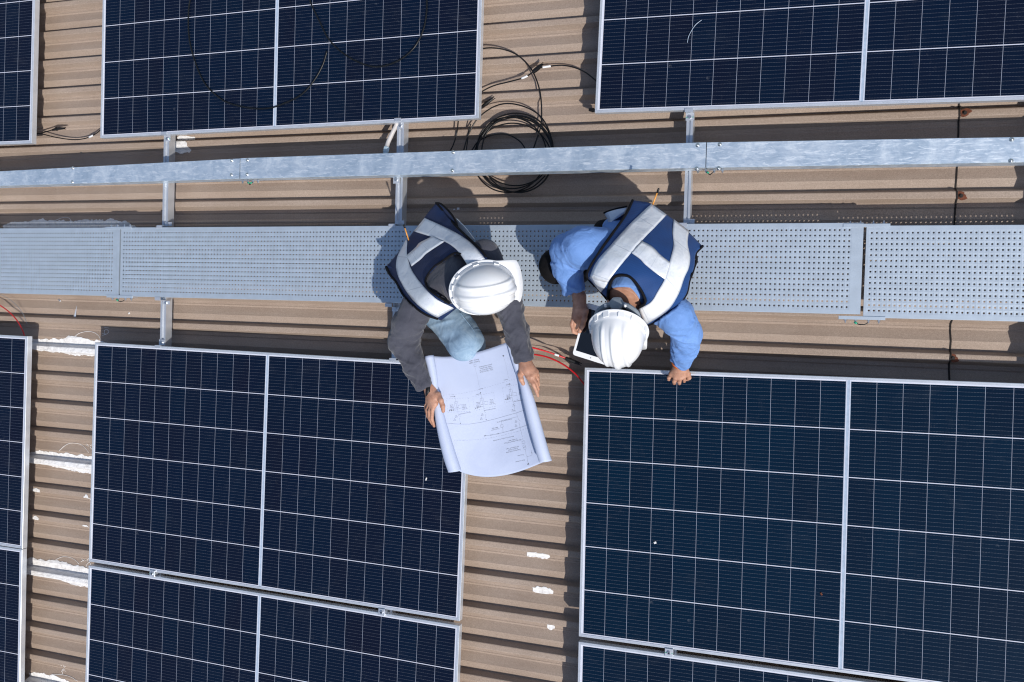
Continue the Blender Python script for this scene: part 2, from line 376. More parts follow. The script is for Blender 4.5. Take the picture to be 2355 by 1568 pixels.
# ------------------------------------------------------------------ solar panels
L, W = 2.384, 1.303; MX, MY = .0215, .017; CPX = .1055; RPY = (W - 2 * MY) / 6; MIDW = L - 2 * MX - 22 * CPX
PANZ = .150
def panel_meshes():
    # frame: hollow aluminium profile, top lip 11 mm, 35 mm deep
    fb = MB(); t = .0135; h = .035
    def ring(z, a): return [(a, a, z), (L - a, a, z), (L - a, W - a, z), (a, W - a, z)]
    loops = [ring(-h, 0), ring(-.0015, 0), ring(0, .0015), ring(0, .0052), ring(-.0009, .0057), ring(-.0009, .0068), ring(0, .0073), ring(0, t - .001), ring(-.0025, t), ring(-.0075, t)]
    vs = sum(loops, []); fs = []
    for a in range(len(loops) - 1):
        for i in range(4):
            j = (i + 1) % 4; fs.append((a * 4 + i, a * 4 + j, (a + 1) * 4 + j, (a + 1) * 4 + i))
    b = len(loops) * 4; vs += ring(-h, .028) ; vs += ring(-h + .002, .028)
    for i in range(4):
        j = (i + 1) % 4; fs.append((i, b + i, b + j, j))
    fb.add(vs, fs); frame = mesh_from('frame', fb.v, fb.f, M['frame'])
    # laminate: cells and the white gaps between them, all in one sheet
    gx, gy = .0008, .0018
    xs = [MX - .0085]; kx = ['g']
    edges = []; 
    for i in range(22):
        x0 = MX + i * CPX + (MIDW if i > 10 else 0); edges.append((x0 + gx, x0 + CPX - gx))
    ye = [(MY + j * RPY + gy, MY + (j + 1) * RPY - gy) for j in range(6)]
    xcut = [t]; xt = []
    for (a, b2) in edges: xt.append('g'); xcut.append(a); xt.append('c'); xcut.append(b2)
    xt.append('g'); xcut.append(L - t)
    ycut = [t]; yt = []
    for (a, b2) in ye: yt.append('g'); ycut.append(a); yt.append('c'); ycut.append(b2)
    yt.append('g'); ycut.append(W - t)
    nx, ny = len(xcut), len(ycut); z = -.0030
    vs = [(x, y, z) for y in ycut for x in xcut]; fs = []; mi = []; uv = []; tint = []
    rnd = random.Random(3)
    for j in range(ny - 1):
        for i in range(nx - 1):
            fs.append((j * nx + i, j * nx + i + 1, (j + 1) * nx + i + 1, (j + 1) * nx + i))
            cell = xt[i] == 'c' and yt[j] == 'c'
            mid = (i == 22) and not cell
            mi.append(0 if cell else (2 if mid else (3 if (yt[j] == 'c' and 0 < i < nx - 2) else 1))); uv += [(0, 0), (1, 0), (1, 1), (0, 1)]; tint.append(rnd.random() if cell else 0.0)
    cells = mesh_from('cell_sheet', vs, fs, [M['cell'], M['backsheet'], M['ribbon'], M['colgap']], False, mi, uv)
    at_ = cells.attributes.new('tint', 'FLOAT', 'FACE'); at_.data.foreach_set('value', tint)
    # centre ribbon edges slightly brighter
    rb = MB(); xm = MX + 11 * CPX; w = MIDW
    for x in (xm + .001, xm + w - .0045): rb.box(x, x + .0035, t, W - t, z, z + .0006)
    ribbon = mesh_from('centre_ribbon', rb.v, rb.f, M['backsheet'])
    back = MB(); back.box(.014, L - .014, .014, W - .014, -.0085, -.0065); bk = mesh_from('backsheet', back.v, back.f, M['backsheet'])
    return frame, cells, ribbon, bk
PM = panel_meshes()
def panel(x, y, yaw, label, sky_tint=0.0):
    r = empty('solar_panel', (x, y, PANZ), yaw); tag(r, label, 'solar panel', 'solar panels laid in rows on the roof')
    for nm, me in zip(('frame', 'cell_sheet', 'centre_ribbon', 'backsheet'), PM): link(nm, me, r).color[3] = 1.0 - sky_tint
    return r
panel(0, 0, 0, 'upper dark blue solar panel with a loop of black cable lying on its cells')
panel(2.98037, -.00367, -.0200, 'upper right solar panel with a short pale wire lying on its cells')
panel(-.03037, -2.50330, -.01402, 'lower solar panel beneath the unrolled plan sheet')
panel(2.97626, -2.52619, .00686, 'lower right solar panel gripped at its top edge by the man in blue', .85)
panel(-2.90720, .01354, -.0099, 'upper solar panel cut off by the left edge of the photo')
panel(-2.92846, -2.45788, -.0111, 'lower solar panel at the left edge, the one with the red cable at its corner')
panel(-2.93257, -3.78796, -.0017, 'bottommost solar panel at the left edge of the photo')
c, s = math.cos(-.0162), math.sin(-.0162)
def below(x, y, yaw, gap, label):
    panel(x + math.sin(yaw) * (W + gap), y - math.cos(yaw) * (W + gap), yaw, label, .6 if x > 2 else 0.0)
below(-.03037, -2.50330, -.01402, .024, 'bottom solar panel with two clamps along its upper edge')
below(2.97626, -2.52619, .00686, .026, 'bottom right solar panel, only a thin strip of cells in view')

# ------------------------------------------------------------------ mounting rails
def rail(x, y0, y1, w, label, yaw=0.0):
    r = empty('mounting_rail', (x, 0, 0)); tag(r, label, 'rail', 'aluminium mounting rails running under the panels')
    mb = MB(); z1 = .1145; z0 = .062
    # extruded channel: two side walls, a top slot
    prof = [(0, z0), (0, z1), (.011, z1), (.011, z1 - .010), (w - .011, z1 - .010), (w - .011, z1), (w, z1), (w, z0)]
    vs = [(a, y, z) for y in (y0, y1) for a, z in prof]; n = len(prof)
    fs = [(i, (i + 1) % n, n + (i + 1) % n, n + i) for i in range(n)]
    fs += [(0, 1, 2, 3, 4, 5, 6, 7), tuple(range(2 * n - 1, n - 1, -1))]
    mb.add(vs, fs); mb.build('extrusion', M['rail'], r)
    y = y0 + .2; k = 0
    while y < y1:
        q = math.floor(rib_y(x, y) / PITCH) * PITCH
        yy = y + (q - rib_y(x, y)) - .015
        fb = MB(); fb.box(-.006, -.001, yy - .02, yy + .02, .008, .10); fb.box(-.045, -.001, yy - .014, yy + .012, .007, .012); fb.cyl((-.026, yy), .007, .012, .02, 6)
        fb.build('foot', M['rail'], r); y += 1.2
    return r
rail(.428, -4.6, 1.6, .038, 'leftmost long mounting rail, crossing under the tray and walkway')
rail(1.916, -4.6, 1.6, .040, 'mounting rail running up behind the man in the grey shirt')
rail(3.413, -4.6, 1.6, .030, 'mounting rail just above the right shoulder of the man in blue')
rail(-1.02, -4.6, 1.6, .038, 'mounting rail under the panels at the far left edge')
rail(4.915, -4.6, 1.6, .036, 'mounting rail outside the right edge, seen by its shadow')

# ------------------------------------------------------------------ cable tray with lid
def tray(x0, x1, ya0, ya1, yb0, yb1, label):
    """ya top edge, yb bottom edge in plan"""
    r = empty('cable_tray', (x0, (ya0 + yb0) / 2, .115)); tag(r, label, 'cable tray', 'galvanised cable tray sections end to end')
    zt = .205; ox, oy, oz = r.location
    def P_(x, f, z):
        t = (x - x0) / (x1 - x0); a = ya0 + (ya1 - ya0) * t; b = yb0 + (yb1 - yb0) * t
        return (x - ox, a + (b - a) * f - oy, z - oz)
    lid = MB(); n = 40; rows = []
    prof = [(-.004, zt - .022), (-.004, zt - .002), (.012, zt), (.988, zt), (1.004, zt - .002), (1.004, zt - .022)]
    xs = np.linspace(x0 + .001, x1 - .001, n)
    vs = [P_(x, f, z) for x in xs for f, z in prof]; m = len(prof)
    lid.add(vs, [(i * m + j, (i + 1) * m + j, (i + 1) * m + j + 1, i * m + j + 1) for i in range(n - 1) for j in range(m - 1)])
    lid.build('lid', M['galv'], r)
    bd = MB()
    for f0, f1 in ((.012, .03), (.97, .988)):
        vs = [P_(x, f, z) for x in (x0 + .002, x1 - .002) for z in (.1155, zt - .003) for f in (f0, f1)]
        bd.add(vs, [(0, 1, 3, 2), (4, 6, 7, 5), (0, 4, 5, 1), (2, 3, 7, 6), (0, 2, 6, 4), (1, 5, 7, 3)])
    vs = [P_(x, f, z) for x in (x0 + .002, x1 - .002) for z in (.1155, .117) for f in (.03, .97)]
    bd.add(vs, [(0, 1, 3, 2), (4, 6, 7, 5), (0, 4, 5, 1), (2, 3, 7, 6), (0, 2, 6, 4), (1, 5, 7, 3)])
    bd.build('side_wall', M['galv'], r)
    return r, P_
TY = lambda x: float(np.interp(x, [-.71, 1.017, 2.585, 3.521, 4.79, 8], [-.187, -.164, -.170, -.176, -.206, -.27]))
BY = lambda x: float(np.interp(x, [-.71, 1.02, 2.589, 3.525, 4.79, 8], [-.271, -.273, -.284, -.290, -.307, -.35]))
trays = [tray(-2.0, 1.017, -.197, TY(1.017), -.270, BY(1.017), 'left section of grey galvanised cable tray with a pair of lid screws'),
         tray(1.0185, 3.519, -.1625, -.1755, -.2735, -.2895, 'middle section of galvanised cable tray crossed by the two men\'s shadows'),
         tray(3.5205, 6.2, -.1760, -.236, -.2900, -.325, 'right section of galvanised cable tray, brightest and bluest lid')]
def tray_bolt(i, px, py):
    r = trays[i][0]; p = at(px, py, .2055); ox, oy, oz = r.location
    mb = MB(); c_ = (p[0] - ox, p[1] - oy); mb.cyl(c_, .0095, .205 - oz, .2066 - oz, 14); mb.cyl(c_, .0060, .2066 - oz, .2115 - oz, 10, r1=.0038)
    mb.build('lid_screw', M['bolt'], r, True)
for i, px, py in ((0, 167, 386), (0, 166, 418), (0, 533, 369), (0, 532, 402), (1, 569, 368), (1, 568, 401), (1, 1042, 350), (1, 1040, 392), (1, 1604, 334), (1, 1602, 388), (2, 1655, 332), (2, 1652, 387), (2, 2326, 321), (2, 2324, 370)):
    tray_bolt(i, px, py)
def bond(x, y, z, w, dirn, label, green=2, nb=4):
    """row of splice bolts with a short earth wire on the lower side of a joint"""
    r = empty('earth_link', (x, y, z)); tag(r, label, 'earth wire', 'short earth wires bridging joints')
    mb = MB(); xs = np.linspace(-w / 2, w / 2, nb)
    for xx in xs:
        mb = MB(); a = np.array([xx, 0, 0]); b = np.array([xx, -.012, 0]); mb.tube([a, b], .0065, 6); mb.tube([b, b + np.array([0, -.006, 0])], .0034, 6)
        mb.build('bolt', M['bolt'], r)
    a, b = xs[1], xs[2]
    mb = MB(); mb.tube(spline([(a, -.012, .004), (a + .01, -.02, .006), ((a + b) / 2, -.026, .004), (b - .01, -.020, .006), (b, -.012, .004)], 6), .0022, 6); mb.build('wire', M['cable'], r, True)
    mb = MB()
    for xx in ((a, b) if green == 2 else (a,)): mb.tube([(xx + (.004 if xx == a else -.004), -.0135, .0045), (xx + (.013 if xx == a else -.013), -.019, .0055)], .0048, 8)
    mb.build('sleeve', M['green'], r, True)
bond(1.058, -.272 - .004, .165, .10, 1, 'short earth wire with green ends under the left tray joint')
bond(3.535, -.2905, .165, .11, 1, 'short earth wire with green end under the right tray joint', 1)

# ------------------------------------------------------------------ perforated walkway
def walkway(x0, x1, hx0, y_top, yaw, label, wdt=.398):
    r = empty('perforated_walkway', (x0, y_top, .165), yaw); tag(r, label, 'walkway', 'perforated aluminium walkway panels end to end')
    Ln = x1 - x0
    # plate with real round holes: 15 rows, 24 mm apart, 20 mm along
    pr, pc, hr = .024, .0203, .0043
    ncol = int((Ln - .06) / pc); xh0 = hx0; nrow = 15; yh0 = -.0315 - pr / 2
    ys = [0.0, -.004] ; cx0 = xh0 - pc / 2
    xa = cx0; xb = cx0 + ncol * pc
    y_a = -.0345 + pr / 2 - .006; y_a = -.0195
    y_b = y_a - nrow * pr
    vs = []; fs = []
    idx = {}
    def V(x, y):
        k = (round(x, 5), round(y, 5))
        if k not in idx: idx[k] = len(vs); vs.append((x, y, 0.0))
        return idx[k]
    for j in range(nrow):
        for i in range(ncol):
            X0 = xa + i * pc; X1 = X0 + pc; Y1 = y_a - j * pr; Y0 = Y1 - pr; cx_, cy_ = (X0 + X1) / 2, (Y0 + Y1) / 2
            sq = [V(X1, cy_), V(X1, Y1), V(cx_, Y1), V(X0, Y1), V(X0, cy_), V(X0, Y0), V(cx_, Y0), V(X1, Y0)]
            b = len(vs)
            for k in range(8): vs.append((cx_ + hr * math.cos(k * math.pi / 4), cy_ + hr * math.sin(k * math.pi / 4), -.0004))
            for k in range(8): vs.append((cx_ + hr * math.cos(k * math.pi / 4), cy_ + hr * math.sin(k * math.pi / 4), -.0035))
            for k in range(8):
                k2 = (k + 1) % 8; fs.append((sq[k], sq[k2], b + k2, b + k)); fs.append((b + k, b + k2, b + 8 + k2, b + 8 + k))
    def quad(p): 
        b = len(vs); vs.extend(p); fs.append((b, b + 1, b + 2, b + 3))
    quad([(xa, y_a, 0), (xb, y_a, 0), (xb, -.002, 0), (xa, -.002, 0)]); quad([(xa, -wdt + .002, 0), (xb, -wdt + .002, 0), (xb, y_b, 0), (xa, y_b, 0)])
    quad([(.001, -wdt + .002, 0), (xa, -wdt + .002, 0), (xa, -.002, 0), (.001, -.002, 0)]); quad([(xb, -wdt + .002, 0), (Ln - .001, -wdt + .002, 0), (Ln - .001, -.002, 0), (xb, -.002, 0)])
    for (yy, sg) in ((0.0, 1), (-wdt, -1)):   # rolled edge and side flange
        yi = yy - sg * .002
        prof = [(yi, 0.0), (yy - sg * .0005, -.0008), (yy, -.0025), (yy, -.048), (yy - sg * .012, -.048)]
        for a in range(len(prof) - 1): quad([(.001, prof[a][0], prof[a][1]), (Ln - .001, prof[a][0], prof[a][1]), (Ln - .001, prof[a + 1][0], prof[a + 1][1]), (.001, prof[a + 1][0], prof[a + 1][1])])
    for xx in (.001, Ln - .001): quad([(xx, -.002, 0), (xx, -wdt + .002, 0), (xx, -wdt + .002, -.03), (xx, -.002, -.03)])
    me = mesh_from('deck', vs, fs, M['walk'])
    link('deck', me, r)
    return r
wy = -.0035
walkway(-3.86, .172, .0405, -.5135, wy, 'left perforated grey walkway panel with a clear ring lying on it')
walkway(.180, 4.199, .023, -.5275, wy, 'long middle perforated walkway panel the two men crouch on')
walkway(4.209, 8.2, .0230, -.5545, wy, 'right perforated walkway panel past the last splice plates')
def splice(px, py, label, side, green):
    p = at(px, py, .167); r = empty('splice_plate', (p[0], p[1], .1652)); tag(r, label, 'splice plate', 'splice plates joining walkway panels')
    w = .19
    mb = MB(); s_ = side
    y0, y1 = (-.004, .011) if s_ > 0 else (-.011, .004)
    mb.box(-w / 2, w / 2, y0, y1, .0005, .0035, bev=.001)
    yo = (.0035, .0060) if s_ > 0 else (-.0060, -.0035)
    mb.box(-w / 2, w / 2, yo[0] + (.0045 if s_ > 0 else -.0045), yo[1] + (.0045 if s_ > 0 else -.0045), -.04, .0005); mb.build('plate', M['walk'], r)
    xs = (-.066, -.024, .028, .07); yb = .0115 * s_
    for xx in xs:
        mb = MB(); mb.tube([(xx, yb - .002 * s_, -.015), (xx, yb + .006 * s_, -.015)], .0072, 6); mb.tube([(xx, yb + .006 * s_, -.015), (xx, yb + .014 * s_, -.015)], .0036, 6); mb.build('bolt', M['bolt'], r)
    if green:
        mb = MB(); mb.tube(spline([(-.028, yb + .012 * s_, -.008), (-.01, yb + .02 * s_, -.006), (.012, yb + .02 * s_, -.006), (.026, yb + .012 * s_, -.008)], 6), .0022, 6); mb.build('wire', M['cable'], r, True)
        mb = MB(); mb.tube([(-.030, yb + .010 * s_, -.007), (-.018, yb + .017 * s_, -.006)], .0048, 8); mb.build('sleeve', M['green'], r, True)
splice(275, 680, 'splice plate with green earth wire on the lower edge at the left walkway joint', -1, True)
splice(272, 525.5, 'splice plate beside the white sealant at the left walkway joint', 1, False)
splice(1992, 520, 'splice plate on the upper edge at the right walkway joint', 1, False)
splice(1981, 729, 'splice plate with black wire on the lower edge at the right walkway joint', -1, True)

# ------------------------------------------------------------------ clamps
def clamp(px, py, z, label, w=.034, d=.030, green=True, group='panel and walkway clamps', rot=0.0, th=.004):
    p = at(px, py, z); r = empty('clamp', (p[0], p[1], z), rot); tag(r, label, 'clamp', group)
    mb = MB(); mb.box(-w / 2, w / 2, -d / 2, d / 2, .0008, .0008 + th, bev=.0012); mb.box(-w / 2, w / 2, -.006, .006, -.03, .0006); mb.build('plate', M['alu'], r)
    mb = MB(); mb.cyl((0, 0), .0085, .001 + th, .0065 + th, 16); mb.build('bolt_head', M['bolt'], r)
    mb = MB(); mb.cyl((0, 0), .0042, .0066 + th, .0068 + th, 6); mb.build('socket', M['dark'], r)
    if green:
        mb = MB(); mb.box(-w / 2, -.010, -.0014, .0014, .0009 + th, .0012 + th); mb.box(.010, w / 2, -.0010, .0010, .0009 + th, .0012 + th); mb.build('paint_stripe', M['green'], r)
    return r
clamp(351, 1318, .1515, 'clamp with green stripe in the seam between lower panels, nearest the left', .038, .036, True, rot=-.014)
clamp(878, 1407, .1515, 'plain clamp in the seam left of the bare roof strip', .038, .036, False, rot=-.014)
clamp(1538, 1500, .1515, 'clamp with green stripe in the seam of the lower right panels', .038, .038, True, rot=.007)
def end_clamp(px, py, label, up, green=False):
    p = at(px, py, .118); r = empty('end_clamp', (p[0], p[1], .1155)); tag(r, label, 'clamp', 'end clamps at the panel edges')
    mb = MB(); mb.box(-.019, .019, -.018, .014, .0, .004); mb.box(-.019, .019, (.014 if up else -.018 - .004), (.018 if up else -.018), .0, .036)
    mb.box(-.019, .019, (.014 if up else -.034), (.030 if up else -.018), .036, .039); mb.build('bracket', M['alu'], r)
    mb = MB(); mb.cyl((0, -.003), .008, .004, .011, 14); mb.cyl((0, -.003), .004, .0112, .0114, 6); mb.build('bolt_head', M['bolt'], r)
    if green:
        mb = MB(); mb.box(-.019, -.009, -.0045, -.0018, .0041, .0045); mb.box(.009, .019, -.0045, -.0018, .0041, .0045); mb.build('paint_stripe', M['green'], r)
end_clamp(1586, 268, 'end clamp with green stripe under the upper right panel', True, True)
end_clamp(921, 288, 'end clamp beside the grey conduit under the upper panel', True)
end_clamp(386, 318, 'end clamp beside the small white sealant smear under the upper panel', True, True)
end_clamp(372, 786, 'end clamp at the top edge of the lower left panel', False)
end_clamp(910, 815, 'end clamp at the panel edge beside the grey sleeve', False)
def foot_clip(px, py, label, s):
    p = at(px, py, .166); r = empty('walkway_clip', (p[0], p[1], .1165)); tag(r, label, 'clip', 'clips holding the walkway to the rails')
    mb = MB(); mb.box(-.036, .002, -.012 if s > 0 else -.004, .004 if s > 0 else .012, .049, .052); mb.box(-.036, .002, (.0045 if s > 0 else -.0065), (.0065 if s > 0 else -.0045), .0, .0488)
    mb.box(-.020, .030, (.0067 if s > 0 else -.028), (.028 if s > 0 else -.0067), .0, .004); mb.build('bracket', M['alu'], r)
    mb = MB(); mb.cyl((.004, .018 * s), .0075, .004, .011, 12); mb.build('bolt_head', M['bolt'], r)
foot_clip(372, 520, 'clip on the upper walkway edge at the leftmost rail', 1)
foot_clip(368, 688, 'clip on the lower walkway edge at the leftmost rail', -1)
foot_clip(908, 517, 'clip on the upper walkway edge beside the grey shirted man', 1)
foot_clip(900, 703, 'clip on the lower walkway edge beside the grey sleeve', -1)
foot_clip(1578, 515, 'clip on the upper walkway edge beside the man in blue', 1)
p = at(911, 413, .118); r = empty('rail_clamp', (p[0], p[1], .1152)); tag(r, 'square clamp with a bolt on the rail just below the cable tray', 'clamp')
mb = MB(); mb.box(-.018, .018, -.020, .020, 0, .004, bev=.001); mb.build('plate', M['alu'], r); mb = MB(); mb.cyl((0, 0), .009, .004, .011, 14); mb.build('bolt_head', M['bolt'], r)

# ------------------------------------------------------------------ cables
def cable(pts, label, name='cable', mat='cable', r=.0040, n=10, group=None, cat='cable', parent=None, seg=8):
    w = np.array([at(*p) for p in pts]); path = spline(w, n)
    mb = MB(); mb.tube(path, r, seg); o = mb.build(name, M[mat], parent, True)
    if parent is None: tag(o, label, cat, group)
    return o, path
def sleeve_on(path, i, name, mat, parent, r=.0046, k=3):
    mb = MB(); mb.tube(path[i:i + k], r, 8); return mb.build(name, M[mat], parent, True)
zp = .155
cable([(446, -30, zp), (435, 10, zp), (433, 62, zp), (438, 105, zp + .004), (455, 160, zp), (477, 200, zp), (515, 232, zp + .003), (560, 246, zp), (605, 250, zp), (640, 243, zp), (690, 220, zp + .005), (720, 188, zp + .008), (741, 152, zp + .012), (752, 118, zp + .02)],
      'loose black cable curving across the left half of the upper panel')
cable([(708, -30, zp), (714, 5, zp), (735, 50, zp + .004), (757, 92, zp), (795, 127, zp), (840, 149, zp), (875, 153, zp), (915, 140, zp), (950, 112, zp + .004), (972, 72, zp), (981, 25, zp), (980, -30, zp)],
      'black cable hanging in a loop down the right half of the upper panel')
# coil on the roof
rnd = random.Random(11)
pts = []
LOOPS = [(1176, 352, 94, 92), (1192, 342, 80, 82), (1164, 358, 90, 84), (1190, 366, 80, 78), (1174, 344, 96, 88), (1196, 360, 74, 82), (1178, 352, 92, 94)]
for k in range(0, 6 * 14):
    a = 2 * math.pi * k / 14.0 + .6; i, f = k // 14, (k % 14) / 14.0
    cx1, cy1, rx, ry = [p_ + (q_ - p_) * f for p_, q_ in zip(LOOPS[i], LOOPS[i + 1])]
    pts.append((cx1 + rx * math.cos(a), cy1 + ry * math.sin(a), .008 + .004 * i + rnd.uniform(0, .004)))
pts = [(1105, 208, .02), (1160, 192, .02), (1222, 168, .022)][:0] + pts
cable(pts, 'coil of black cable lying on the roof partly under the cable tray', 'cable_coil', r=.0035, n=5)
cable([(1085, 130, .05), (1110, 112, .04), (1150, 112, .03), (1190, 127, .024), (1222, 160, .02), (1240, 205, .016), (1245, 250, .014), (1243, 290, .03), (1232, 325, .035), (1225, 345, .03)],
      'black cable arching out from under the upper panel and down to the coil', r=.0036)
o, pth = cable([(1070, 235, .04), (1105, 212, .022), (1135, 197, .018), (1170, 188, .016), (1205, 178, .02), (1228, 164, .03)], 'black cable with a white tag meeting the connector', r=.0036)
mb = MB(); mb.tube(pth[38:44], .0055, 8); mb.build('tag', M['white'], o, True)
o, pth = cable([(1235, 158, .03), (1252, 154, .026), (1290, 150, .018), (1320, 155, .014), (1345, 166, .02), (1366, 182, .04), (1385, 200, .06)], 'black cable with a white tag running under the upper right panel', r=.0036)
mb = MB(); mb.tube(pth[8:15], .0055, 8); mb.build('tag', M['white'], o, True)
def connector(pts, label, rr=(.006, .009, .0085, .006), mat='dark', prong=True):
    w = [at(*p) for p in pts]; r = empty('cable_connector', w[0]); tag(r, label, 'connector', 'black plug connectors on the cables')
    w = [q - w[0] for q in w]; pa = spline(w, 4); k = len(pa); rad = np.interp(np.linspace(0, 1, k), np.linspace(0, 1, len(rr)), rr)
    mb = MB(); mb.tube(pa, rad, 10); mb.build('housing', M[mat], r)
    mb = MB(); q = pa[k // 3]; d = pa[k // 3 + 1] - pa[k // 3]; d /= np.linalg.norm(d); mb.tube([q, q + d * .006], .0112, 10); mb.build('collar', M[mat], r)
    if prong:
        mb = MB(); e = pa[-1]; d = pa[-1] - pa[-2]; d /= np.linalg.norm(d); sd = np.cross(d, (0, 0, 1)) * .004
        for sg in (-1, 1): mb.tube([e + sd * sg - d * .004, e + sd * sg * 1.3 + d * .012], .0022, 6)
        mb.build('latch', M[mat], r)
connector([(1226, 165, .034), (1236, 157, .04), (1246, 148, .06)], 'black plug connector sticking up where two cables meet', (.010, .012, .011, .006))
connector([(1106, 247, .03), (1120, 236, .034), (1133, 227, .034)], 'black plug connector just right of the upper panel corner')
connector([(1372, 254, .03), (1362, 253, .03), (1354, 252, .03)], 'black plug connector peeking out under the upper right panel corner', (.008, .009, .009, .007), prong=False)
connector([(120, 299, .025), (133, 296, .028), (148, 295, .028)], 'black plug connector between the two upper panels at left')
cable([(60, 308, .06), (90, 307, .03), (105, 303, .024), (122, 298, .026)], 'short black cable leading to the left connector', r=.0034)
o, pth = cable([(60, 306, .06), (95, 308, .02), (130, 316, .016), (170, 321, .014), (200, 317, .016), (222, 306, .025), (240, 290, .06)], 'thin black cable sagging between the two upper panels at left', r=.0033)
mb = MB(); mb.tube(pth[42:47], .0052, 8); mb.build('tag', M['white'], o, True)
cable([(1054, 270, .08), (1051, 300, .03), (1045, 325, .02), (1035, 347, .02), (1025, 362, .02)], 'short black cable dropping behind the tray left of the coil', r=.0036)
cable([(1082, 285, .03), (1078, 300, .016), (1074, 330, .012), (1072, 345, .012)], 'thin black wire end beside the coil', r=.003)
cable([(1085, 345, .02), (1100, 325, .02), (1130, 311, .02), (1165, 309, .02), (1195, 325, .02), (1212, 350, .02)], 'inner black cable arc inside the coil above the tray', r=.0036)
cable([(1066, 345, .02), (1076, 312, .02), (1096, 275, .024), (1130, 248, .026), (1165, 238, .026), (1205, 245, .024), (1240, 265, .022), (1262, 300, .02), (1272, 345, .02)], 'wide black cable arc above the coil', r=.0036)
cable([(20, 702, .02)] [:0] + [(-20, 692, .03), (0, 702, .035), (22, 718, .04), (40, 738, .05), (52, 760, .07), (60, 785, .09)], 'red cable curving down behind the lower left panel corner', mat='red', r=.0036)
cable([(-20, 672, .008), (10, 681, .008), (34, 698, .008), (52, 720, .008), (62, 745, .008)], 'thin grey wire lying on the roof beside the red cable', mat='grey', r=.0016)
o, pth = cable([(1150, 806, .09), (1190, 795, .1), (1218, 798, .1), (1250, 806, .085), (1280, 816, .06), (1300, 823, .04)], 'upper red cable with a white tag ending in a black plug', mat='red', r=.0042)
mb = MB(); mb.tube(pth[38:43], .0056, 8); mb.build('tag', M['white'], o, True)
connector([(1300, 823, .04), (1314, 829, .032), (1332, 836, .026)], 'black plug on the end of the red cable near the tablet', (.008, .0105, .0095, .0085))
cable([(1150, 820, .06), (1190, 813, .06), (1220, 814, .06), (1255, 820, .06), (1290, 835, .06), (1320, 857, .07), (1342, 882, .09), (1360, 905, .1)], 'lower red cable running under the right panel corner', mat='red', r=.0042)
cable([(1613, 46, zp - .002), (1600, 56, zp - .001), (1590, 70, zp - .001), (1583, 84, zp - .001), (1580, 98, zp - .002)], 'short pale wire offcut lying on the upper right panel', 'wire_offcut', 'ribbon', .0013, cat='wire')
# conduit
r = empty('conduit', at(905, 300, .06)); tag(r, 'bent grey conduit pipe with a fitting entering the tray', 'conduit')
b0 = np.array(r.location)
pa = spline([at(913, 270, .12) - b0, at(912, 286, .115) - b0, at(903, 304, .105) - b0, at(892, 328, .11) - b0, at(887, 346, .13) - b0], 6)
mb = MB(); mb.tube(pa, .0118, 12); mb.build('pipe', M['conduit'], r, True)
mb = MB(); mb.tube([at(889, 340, .125) - b0, at(886.5, 350, .135) - b0], .0165, 6); mb.tube([at(886.5, 350, .135) - b0, at(886, 357, .14) - b0], .013, 10); mb.build('fitting', M['fitting'], r)

# ------------------------------------------------------------------ sealant and marks on the roof
def smear(x0, x1, yt, yb, seed, label, step=.004, rag=.008, name='sealant_smear', taper=.05):
    """white patch brushed over the ribs, ragged outline, following the sheet"""
    xs = np.arange(x0, x1, step); n = len(xs)
    q = np.stack([xs * 26, np.full(n, seed * 3.1), np.zeros(n)], 1); q2 = q * 3.3
    e = np.minimum(1, np.minimum(xs - x0, x1 - xs) / taper)
    top = np.interp(xs, np.linspace(x0, x1, len(yt)), yt) + rag * (vnoise(q, seed) + .6 * vnoise(q2, seed + 1)) - (1 - e) * rag
    bot = np.interp(xs, np.linspace(x0, x1, len(yb)), yb) + rag * .8 * (vnoise(q, seed + 5) + .6 * vnoise(q2, seed + 6)) + (1 - e) * rag
    m = max(3, int((max(yt) - min(yb)) / .0035)); vs = []; fs = []
    for i in range(n):
        t, b = max(top[i], bot[i] + .002), bot[i]
        for j in range(m):
            y = b + (t - b) * j / (m - 1); vs.append((xs[i], y, 0))
    v = np.array(vs); v[:, 2] = roof_z(v[:, 0], v[:, 1]) + .0022 + .0012 * vnoise(v * np.array([90, 160, 1]), seed + 9)
    fs = [(i * m + j, (i + 1) * m + j, (i + 1) * m + j + 1, i * m + j + 1) for i in range(n - 1) for j in range(m - 1)]
    o = link(name, mesh_from(name, v, fs, M['sealant'], True)); tag(o, label, 'sealant', 'white sealant smeared on the roof'); return o
def smear_px(pt, pb, seed, label, z=-.005, **kw):
    T = [at(x, y, z) for x, y in pt]; Bm = [at(x, y, z) for x, y in pb]
    x0 = min(T[0][0], Bm[0][0]); x1 = max(T[-1][0], Bm[-1][0])
    xs = np.linspace(x0, x1, 9)
    yt = np.interp(xs, [p[0] for p in T], [p[1] for p in T]); yb = np.interp(xs, [p[0] for p in Bm], [p[1] for p in Bm])
    return smear(x0, x1, yt, yb, seed, label, **kw)
smear_px([(66, 777), (110, 780), (150, 774), (200, 780), (240, 784)], [(66, 800), (100, 806), (140, 813), (180, 818), (240, 820)], 1, 'broad white sealant smear over a rib between the two lower panels, topmost one')
smear_px([(55, 1036), (90, 1039), (130, 1040), (170, 1046), (225, 1054)], [(55, 1062), (90, 1068), (130, 1076), (170, 1086), (225, 1096)], 2, 'broad white sealant smear in the left roof strip under the second arc')
smear_px([(50, 1282), (90, 1287), (130, 1292), (170, 1300), (215, 1313)], [(50, 1315), (90, 1323), (130, 1337), (170, 1348), (215, 1358)], 3, 'broad white sealant smear beside the seam of the left panels')
smear_px([(60, 1545), (85, 1549), (120, 1556), (160, 1572)], [(60, 1585), (85, 1590), (120, 1596), (160, 1600)], 4, 'white sealant smear at the bottom edge of the left strip')
